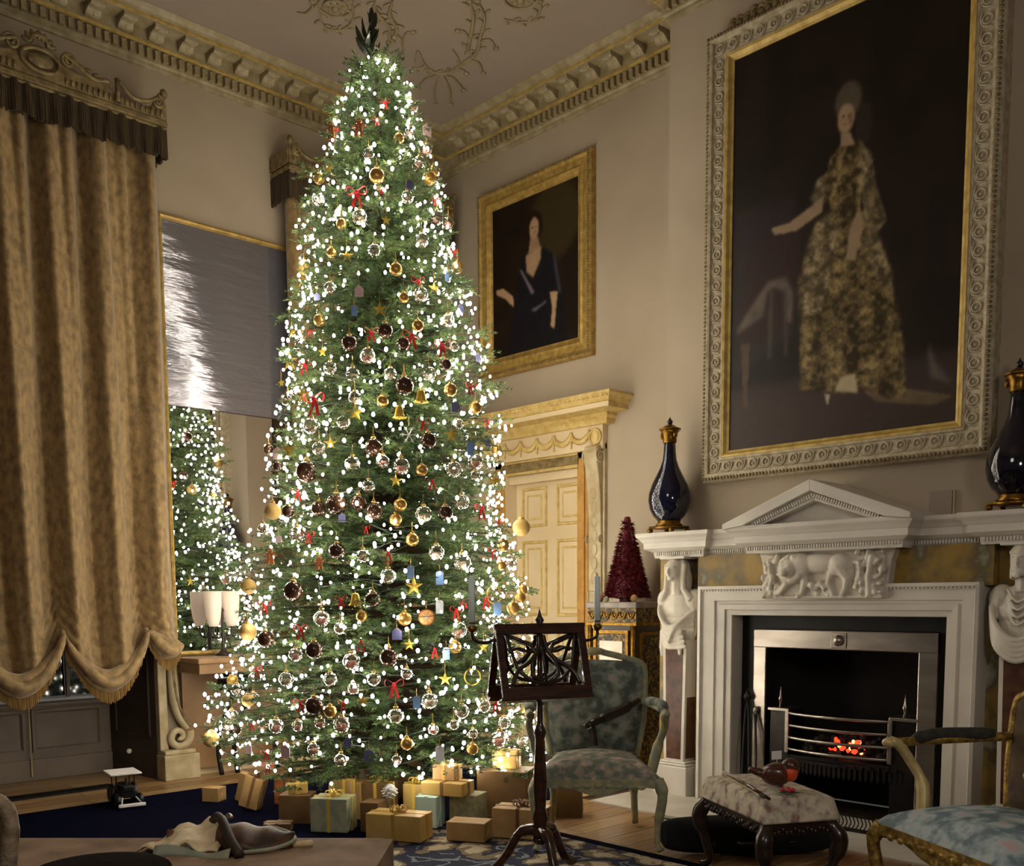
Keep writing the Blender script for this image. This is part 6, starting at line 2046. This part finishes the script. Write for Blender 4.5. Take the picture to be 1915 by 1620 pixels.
wire.build('wire', 'wire_green', ls)['kind'] = 'stuff'
bm = MB().ell((0, 0, 0), (0.0068, 0.0068, 0.0086), 5, 4)
bme = bm.mesh('bulb', 'bulb', True)
camd = Vector((4.79, -3.55)).normalized()
order = sorted(range(len(bulbs)), key=lambda i: -(bulbs[i].x * camd.x + bulbs[i].y * camd.y) / Rz(bulbs[i].z) + 0.1 * bulbs[i].z)
for i in order[:300]:
    k = rg.choice((0.85, 1.0, 1.15, 1.4))
    link(bme, 'bulb', ls, bulbs[i], sc=(k, k, k))
b = MB()
for i in order[300:]:
    p = bulbs[i]
    k = rg.choice((0.85, 1.0, 1.15, 1.4))
    b.add([(v[0] * k + p.x, v[1] * k + p.y, v[2] * k + p.z) for v in bm.v], bm.f)
b.build('more_bulbs', 'bulb', ls, True)['kind'] = 'stuff'

# ---------------------------------------------------------------- ornaments
KIND = {
    'd': ('glass_bauble', 'dark brown glass bauble with gold cap on the Christmas tree', 'bauble', 'dark baubles on the tree'),
    'r': ('filled_bauble', 'clear glass bauble with red filling on the Christmas tree', 'bauble', 'red filled baubles on the tree'),
    'c': ('filled_bauble', 'clear glass bauble with pale filling on the Christmas tree', 'bauble', 'pale filled baubles on the tree'),
    't': ('glass_bauble', 'large tan gold bauble on the Christmas tree', 'bauble', 'tan gold baubles on the tree'),
    'g': ('glass_bauble', 'small shiny gold ball on the Christmas tree', 'bauble', 'small gold balls on the tree'),
    'b': ('bell', 'little gold bell on the Christmas tree', 'bell', 'gold bells on the tree'),
    's': ('star', 'gold five-pointed star on the Christmas tree', 'star', 'gold stars on the tree'),
    'f': ('snowflake', 'silver snowflake on the Christmas tree', 'snowflake', None),
    'R': ('ribbon_bow', 'red ribbon bow with hanging tails on the Christmas tree', 'bow', 'red bows on the tree'),
    'B': ('gift_tag', 'bright blue card tag on the Christmas tree', 'tag', 'bright blue tags on the tree'),
    'N': ('gift_tag', 'violet blue house-shaped tag on the Christmas tree', 'tag', 'violet blue tags on the tree'),
    'W': ('gift_tag', 'white card tag with blue marks on the Christmas tree', 'tag', 'white tags on the tree'),
    'P': ('gift_tag', 'pale pink house-shaped tag on the Christmas tree', 'tag', 'pink tags on the tree'),
    'o': ('orange_slice', 'dried orange slice on the Christmas tree', 'orange slice', None),
    'h': ('hoop', 'thin gold hoop ornament on the Christmas tree', 'hoop', 'gold hoops on the tree'),
    'G': ('gingerbread_figure', 'brown gingerbread figure on the Christmas tree', 'gingerbread', 'gingerbread figures on the tree'),
}
sph = {m_: MB().ell((0, 0, 0), (1, 1, 1), 20, 12).mesh('ball', m_, True) for m_ in ('glass_brown', 'bauble_gold', 'clear_glass', 'kraft_gold')}
fill = {}
for m_ in ('filling_red', 'filling_pale'):
    b = MB()
    rg = random.Random(3)
    for k in range(12):
        b.ell((rg.uniform(-.45, .45), rg.uniform(-.45, .45), rg.uniform(-.75, -.05)), (0.28, 0.28, 0.22), 7, 5)
    fill[m_] = b.mesh('filling', m_, True)
capm = MB().lathe([(0.30, 0.92), (0.30, 1.12), (0.22, 1.16), (0.0, 1.16)], 12).mesh('cap', 'cap_gold', True)
ringm = MB().tube(arc((0, 0, 1.27), 0.13, 0, 2 * PI, 10)[:-1], 0.03, 5, True).mesh('loop', 'cap_gold', True)
bellm = MB().lathe([(0.0, 0.9), (0.3, 0.85), (0.48, 0.6), (0.56, 0.1), (0.7, -0.45), (0.98, -0.75), (0.9, -0.75), (0.6, -0.4), (0.45, 0.1), (0, 0.6)], 18).mesh('bell_body', 'star_gold', True)
clapm = MB().ell((0, 0, -0.75), (0.2, 0.2, 0.2), 10, 7).mesh('clapper', 'cap_gold', True)
sp_ = []
for k in range(10):
    a = PI / 2 + k * PI / 5
    q = 1.0 if k % 2 == 0 else 0.40
    sp_.append((q * math.cos(a), q * math.sin(a)))
sb = MB()
sb.add([(x, 0, y) for x, y in sp_] + [(0, -0.16, 0), (0, 0.16, 0)], [(k, (k + 1) % 10, 10) for k in range(10)] + [((k + 1) % 10, k, 11) for k in range(10)])
starm = sb.mesh('star_body', 'star_gold')
snb = MB()
for k in range(6):
    a = k * PI / 3
    c, s = math.cos(a), math.sin(a)
    snb.tube([(0, 0, 0), (c, 0, s)], 0.06, 5)
    for e in (-0.6, 0.6):
        snb.tube([(0.55 * c, 0, 0.55 * s), (0.55 * c + 0.32 * math.cos(a + e), 0, 0.55 * s + 0.32 * math.sin(a + e))], 0.05, 5)
snowm = snb.mesh('snowflake_body', 'snow_silver')
rbL = MB()
for s in (-1, 1):
    rbL.grid(lambda u, v, s=s: (s * (0.05 + 0.75 * math.sin(PI * u)), -0.12 + 0.24 * v - 0.05, 0.30 * math.sin(2 * PI * u) + 0.12 * math.sin(PI * u)), 14, 2)
bowm = rbL.mesh('bow_loops', 'ribbon_red', True)
rbT = MB()
for s in (-1, 1):
    rbT.grid(lambda u, v, s=s: (s * (0.05 + 0.28 * u) - 0.11 + 0.22 * v, 0.06 * math.sin(5 * u), -1.15 * u), 8, 2)
tailm = rbT.mesh('bow_tails', 'ribbon_red', True)
knotm = MB().ell((0, -0.06, 0), (0.16, 0.14, 0.16), 10, 7).mesh('bow_knot', 'ribbon_red', True)
tagm = {}
for m_ in ('tag_blue', 'tag_navy', 'tag_white', 'tag_pink'):
    if m_ in ('tag_navy', 'tag_pink'):
        pl = [(-0.62, -0.8), (0.62, -0.8), (0.62, 0.3), (0.0, 0.85), (-0.62, 0.3)]
    else:
        pl = [(-0.5, -0.9), (0.5, -0.9), (0.5, 0.65), (0.3, 0.85), (-0.3, 0.85), (-0.5, 0.65)]
    tagm[m_] = MB().prism(pl, lambda a, c, e: (a, e, c), -0.05, 0.05).mesh('card', m_)
eyem = MB().tube(arc((0, -0.06, 0.6), 0.1, 0, 2 * PI, 10)[:-1], 0.03, 5, True).mesh('eyelet', 'cap_gold', True)
orb = MB().lathe([(0.0, -0.08), (0.86, -0.08), (0.86, 0.08), (0, 0.08)], 22, (0, 0, 0), Matrix.Rotation(PI / 2, 3, 'X'))
orangem = orb.mesh('slice', 'orange_slice', True)
rindm = MB().tube(arc((0, 0, 0), 0.9, 0, 2 * PI, 22)[:-1], 0.1, 6, True).mesh('rind', 'gingerbread', True)
segb = MB()
for k in range(8):
    a = k * PI / 4
    segb.tube([(0, -0.1, 0), (0.8 * math.cos(a), -0.1, 0.8 * math.sin(a))], 0.03, 4)
segm = segb.mesh('segments', 'wax_white')
hoopm = MB().tube(arc((0, 0, 0), 0.92, 0, 2 * PI, 24)[:-1], 0.08, 6, True).mesh('hoop_ring', 'star_gold', True)
gb = MB()
gb.prism([(0.3 * math.cos(a * PI / 6), 0.62 + 0.3 * math.sin(a * PI / 6)) for a in range(12)], lambda a, c, e: (a, e, c), -0.1, 0.1)
gb.prism([(-0.3, 0.4), (-0.75, 0.25), (-0.8, 0.05), (-0.32, 0.08), (-0.5, -0.85), (-0.2, -0.9), (0, -0.3), (0.2, -0.9), (0.5, -0.85), (0.32, 0.08), (0.8, 0.05), (0.75, 0.25), (0.3, 0.4)], lambda a, c, e: (a, e, c), -0.1, 0.1)
gingm = gb.mesh('biscuit', 'gingerbread')
icb = MB()
for p in ((-0.1, 0.68), (0.1, 0.68), (0, 0.15), (0, -0.1)):
    icb.ell((p[0], -0.11, p[1]), (0.05, 0.03, 0.05), 7, 5)
icb.tube([(-0.7, -0.11, 0.15), (-0.4, -0.11, 0.2)], 0.03, 5).tube([(0.7, -0.11, 0.15), (0.4, -0.11, 0.2)], 0.03, 5)
icem = icb.mesh('icing', 'wax_white')
strm = MB().tube([(0, 0, 0), (0, 0, 1)], 0.0012, 4).mesh('hanger', 'ribbon_gold')


def ornament(kind, x, y, z, r):
    nm, lab, cat, grp = KIND[kind]
    az = math.atan2(y, x)
    dg = math.degrees(az)
    if grp:
        band = 'lowest' if z < 0.75 else 'lower' if z < 1.35 else 'middle' if z < 2.1 else 'upper' if z < 3.1 else 'topmost'
        side = 'the armchair' if -15 < dg < 75 else 'the ottoman' if -65 < dg <= -15 else 'the window bay' if -150 < dg <= -65 else 'the mirror wall'
        lab = lab.replace('on the Christmas tree', 'on the %s branches facing %s' % (band, side))
    caz = math.atan2(-3.55, 4.79)
    da = (az - caz + PI) % (2 * PI) - PI
    face = caz + 0.45 * da + random.uniform(-0.25, 0.25)
    t = thing(nm, lab, cat, (TX + x, TY + y, z), face + PI / 2, grp)

    def put(me_, nme, par=t, k=r):
        return link(me_, nme, par, sc=(k, k, k))
    top = 1.3
    if kind in 'dtg':
        put(sph['glass_brown' if kind == 'd' else 'bauble_gold' if kind == 'g' else 'kraft_gold'], 'ball')
        put(capm, 'cap')
        put(ringm, 'loop')
    elif kind in 'rc':
        put(sph['clear_glass'], 'ball')
        put(fill['filling_red' if kind == 'r' else 'filling_pale'], 'filling')
        put(capm, 'cap')
        put(ringm, 'loop')
    elif kind == 'b':
        put(bellm, 'bell_body')
        put(clapm, 'clapper')
        top = 0.9
    elif kind == 's':
        put(starm, 'star_body')
        top = 1.0
    elif kind == 'f':
        put(snowm, 'snowflake_body')
        top = 1.0
    elif kind == 'R':
        put(bowm, 'bow_loops')
        put(tailm, 'bow_tails')
        put(knotm, 'bow_knot')
        return t
    elif kind in 'BNWP':
        put(tagm[{'B': 'tag_blue', 'N': 'tag_navy', 'W': 'tag_white', 'P': 'tag_pink'}[kind]], 'card')
        put(eyem, 'eyelet')
        top = 0.7
    elif kind == 'o':
        put(orangem, 'slice')
        put(rindm, 'rind')
        put(segm, 'segments')
        top = 0.95
    elif kind == 'h':
        put(hoopm, 'hoop_ring')
        top = 0.95
    elif kind == 'G':
        put(gingm, 'biscuit')
        put(icem, 'icing')
        top = 0.9
    link(strm, 'hanger', t, (0, 0, top * r), sc=(1, 1, 0.045))
    return t


for k_, x_, y_, z_, r_ in ORN:
    ornament(k_, x_ * 1.02, y_ * 1.02, z_, r_ * (1.35 if k_ == 'R' else 1.1))
rg = random.Random(77)
for k in range(46):      # ornaments on the side facing the mirror and the wall
    z = rg.uniform(0.4, 3.9)
    az = math.atan2(0.3, -1) + rg.uniform(-1.25, 1.25)
    r = Rz(z) * 1.02
    ornament(rg.choice('ddrrcccgstRRB'), round(r * math.cos(az), 3), round(r * math.sin(az), 3), z, 0.04)
spots = [(x_, y_, z_) for _, x_, y_, z_, _ in ORN]
k = 0
while k < 70:            # smaller ones between, on the side facing the room
    z = 0.35 + 3.6 * rg.random() ** 1.25
    az = math.atan2(-3.55, 4.79) + rg.uniform(-1.35, 1.35)
    r = Rz(z) * 1.05
    p = (r * math.cos(az), r * math.sin(az), z)
    if min((p[0] - q[0]) ** 2 + (p[1] - q[1]) ** 2 + (p[2] - q[2]) ** 2 for q in spots) < 0.006:
        continue
    spots.append(p)
    ornament(rg.choice('rrccgggsRRRBNP'), round(p[0], 3), round(p[1], 3), round(z, 3), rg.uniform(0.026, 0.036))
    k += 1

# ================================================================ PRESENTS


def present(label, loc, size, rz, mat, rib=None, bow=False, name='gift_box', tilt=None, card=False):
    w, dp, h = size
    t = thing(name, label, 'gift', loc, math.radians(rz))
    if tilt:
        t.rotation_euler = (math.radians(tilt[0]), math.radians(tilt[1]), math.radians(rz))
    MB().box(-w / 2, w / 2, -dp / 2, dp / 2, 0, h).build('box', mat, t, bevel=0.004)
    # folded paper ends
    for s in (-1, 1):
        MB().prism([(-dp / 2 * 0.92, h * 0.08), (dp / 2 * 0.92, h * 0.08), (0, h * 0.62)], lambda a, c, e: (s * w / 2 + s * e, a, c), 0.0, 0.003).build('paper_fold', mat, t)
    if rib:
        o = 0.0022
        b = MB()
        b.box(-0.009, 0.009, -dp / 2 - o, dp / 2 + o, -0.0, h + o)
        b.box(-w / 2 - o - 0.003, w / 2 + o + 0.003, -0.009, 0.009, -0.0, h + o)
        b.build('ribbon', rib, t)
    if bow:
        bt = MB()
        rg = random.Random(int(abs(loc[0] * 1000)))
        for k in range(8):
            a = k * PI / 4 + rg.uniform(-.2, .2)
            c, s = math.cos(a), math.sin(a)
            L = 0.038 * rg.uniform(0.8, 1.2)
            pts = [(0, 0, h + 0.004), (L * 0.6 * c, L * 0.6 * s, h + 0.03), (L * 1.25 * c, L * 1.25 * s, h + 0.026), (L * 1.1 * c, L * 1.1 * s, h + 0.006), (0, 0, h + 0.004)]
            bt.tube(smooth_path(pts, 4), 0.0055, 5, flat=0.35)
        bt.ell((0, 0, h + 0.012), (0.014, 0.014, 0.012), 8, 6)
        bt.build('bow', rib or 'ribbon_gold', t, True)
    if card:
        MB().obox((w * 0.2, -dp / 2 - 0.006, h * 0.75), (0.045, 0.002, 0.03), Matrix.Rotation(0.3, 3, 'Y')).build('label_card', 'white_card', t)
    return t


GZ = 0.01
present('small open-topped kraft box at the far left of the presents', (-5.46, 2.74, GZ), (0.11, 0.09, 0.085), 30, 'kraft')
present('kraft paper parcel leaning upright behind the small open box', (-5.33, 2.86, GZ), (0.085, 0.06, 0.17), 30, 'kraft', 'ribbon_gold', False, 'gift_parcel', (0, 14))
present('kraft parcel with a paper flap tilting against its neighbour', (-5.07, 2.76, 0.03), (0.11, 0.09, 0.18), 40, 'kraft', 'ribbon_brown', True, 'gift_parcel', (0, 16))
present('rusty brown box with a small white card behind the flapped parcel', (-5.08, 3.02, GZ), (0.14, 0.1, 0.15), 35, 'gingerbread', 'ribbon_brown', True, card=True)
present('plain dark brown box left of the sage box with the yellow bow', (-4.62, 2.80, GZ), (0.17, 0.14, 0.155), 42, 'kraft_dark', None)
present('sage patterned box with a big yellow bow', (-4.32, 2.83, GZ), (0.2, 0.15, 0.175), 36, 'paper_mint', 'ribbon_yellow', True)
present('dark brown box squeezed behind the long gold parcel', (-4.16, 2.97, GZ), (0.1, 0.12, 0.155), 30, 'kraft_dark', None)
present('brown box topped by a yellow bow, second behind the long gold parcel', (-4.38, 3.17, GZ), (0.16, 0.13, 0.2), 30, 'kraft_dark', 'ribbon_yellow', True)
present('long gold kraft parcel with a loose string bow at the front of the pile', (-3.93, 2.96, GZ), (0.30, 0.15, 0.13), 27, 'kraft_gold', 'ribbon_gold', True)
present('gold paper bag tied with a yellow ribbon between the parcels', (-4.20, 3.28, GZ), (0.12, 0.09, 0.2), 33, 'kraft_gold', 'ribbon_yellow', True, 'gift_bag')
present('shiny mint satin box standing behind the long gold parcel', (-4.03, 3.24, GZ), (0.12, 0.12, 0.165), 28, 'mint_satin', 'mint_satin', False)
present('sage green patterned box below the flat kraft box', (-3.93, 3.42, GZ), (0.16, 0.14, 0.165), 24, 'paper_sage', None)
present('flat kraft box with a pink string resting on the mint and sage boxes', (-3.985, 3.325, GZ + 0.166), (0.24, 0.15, 0.07), 24, 'kraft_gold', 'ribbon_brown', False)
present('kraft box with gold ribbon stacked on the flat kraft box', (-4.01, 3.345, GZ + 0.238), (0.13, 0.1, 0.08), 24, 'kraft', 'ribbon_gold', False)
present('low kraft box in front of the sage green box', (-3.66, 3.19, 0.011), (0.20, 0.13, 0.095), 30, 'kraft', None)
present('long kraft box with a bow beside the music stand', (-3.52, 3.42, 0.011), (0.27, 0.15, 0.15), 28, 'kraft', 'ribbon_brown', True)
present('large dark kraft box at the back beside the tapestry armchair', (-3.93, 3.70, GZ), (0.28, 0.2, 0.26), 30, 'kraft_dark', None)
present('gold ribboned kraft box standing on the large dark box', (-3.95, 3.72, GZ + 0.261), (0.14, 0.1, 0.1), 30, 'kraft_gold', 'ribbon_gold', False)
present('dark brown box half hidden behind the armchair leg and the music stand', (-3.72, 3.97, 0.0), (0.16, 0.14, 0.17), 40, 'kraft_dark', None)
present('small kraft cube beside the rusty brown box', (-4.84, 2.90, GZ), (0.09, 0.09, 0.08), 20, 'kraft', 'ribbon_gold', False)
present('pale gold box under the lowest branches behind the yellow bow boxes', (-4.52, 3.06, GZ), (0.18, 0.14, 0.2), 38, 'kraft_gold', 'ribbon_gold', True)
present('flat dark parcel lying before the dark brown box', (-4.52, 2.62, GZ), (0.14, 0.1, 0.04), 50, 'kraft_dark', 'ribbon_brown', False, 'gift_parcel')
present('small gold box stacked on the plain dark brown box', (-4.62, 2.80, GZ + 0.156), (0.1, 0.08, 0.055), 60, 'kraft_gold', 'ribbon_yellow', False)
present('slim kraft box upright behind the sage patterned box', (-4.42, 2.98, GZ), (0.08, 0.06, 0.23), 30, 'kraft', 'ribbon_yellow', False)
pinecone((-4.14, 3.06, 0.166), 0.045, 'snow_silver', 'silver fir cone perched on the presents', 0, 'fir cones among the presents')
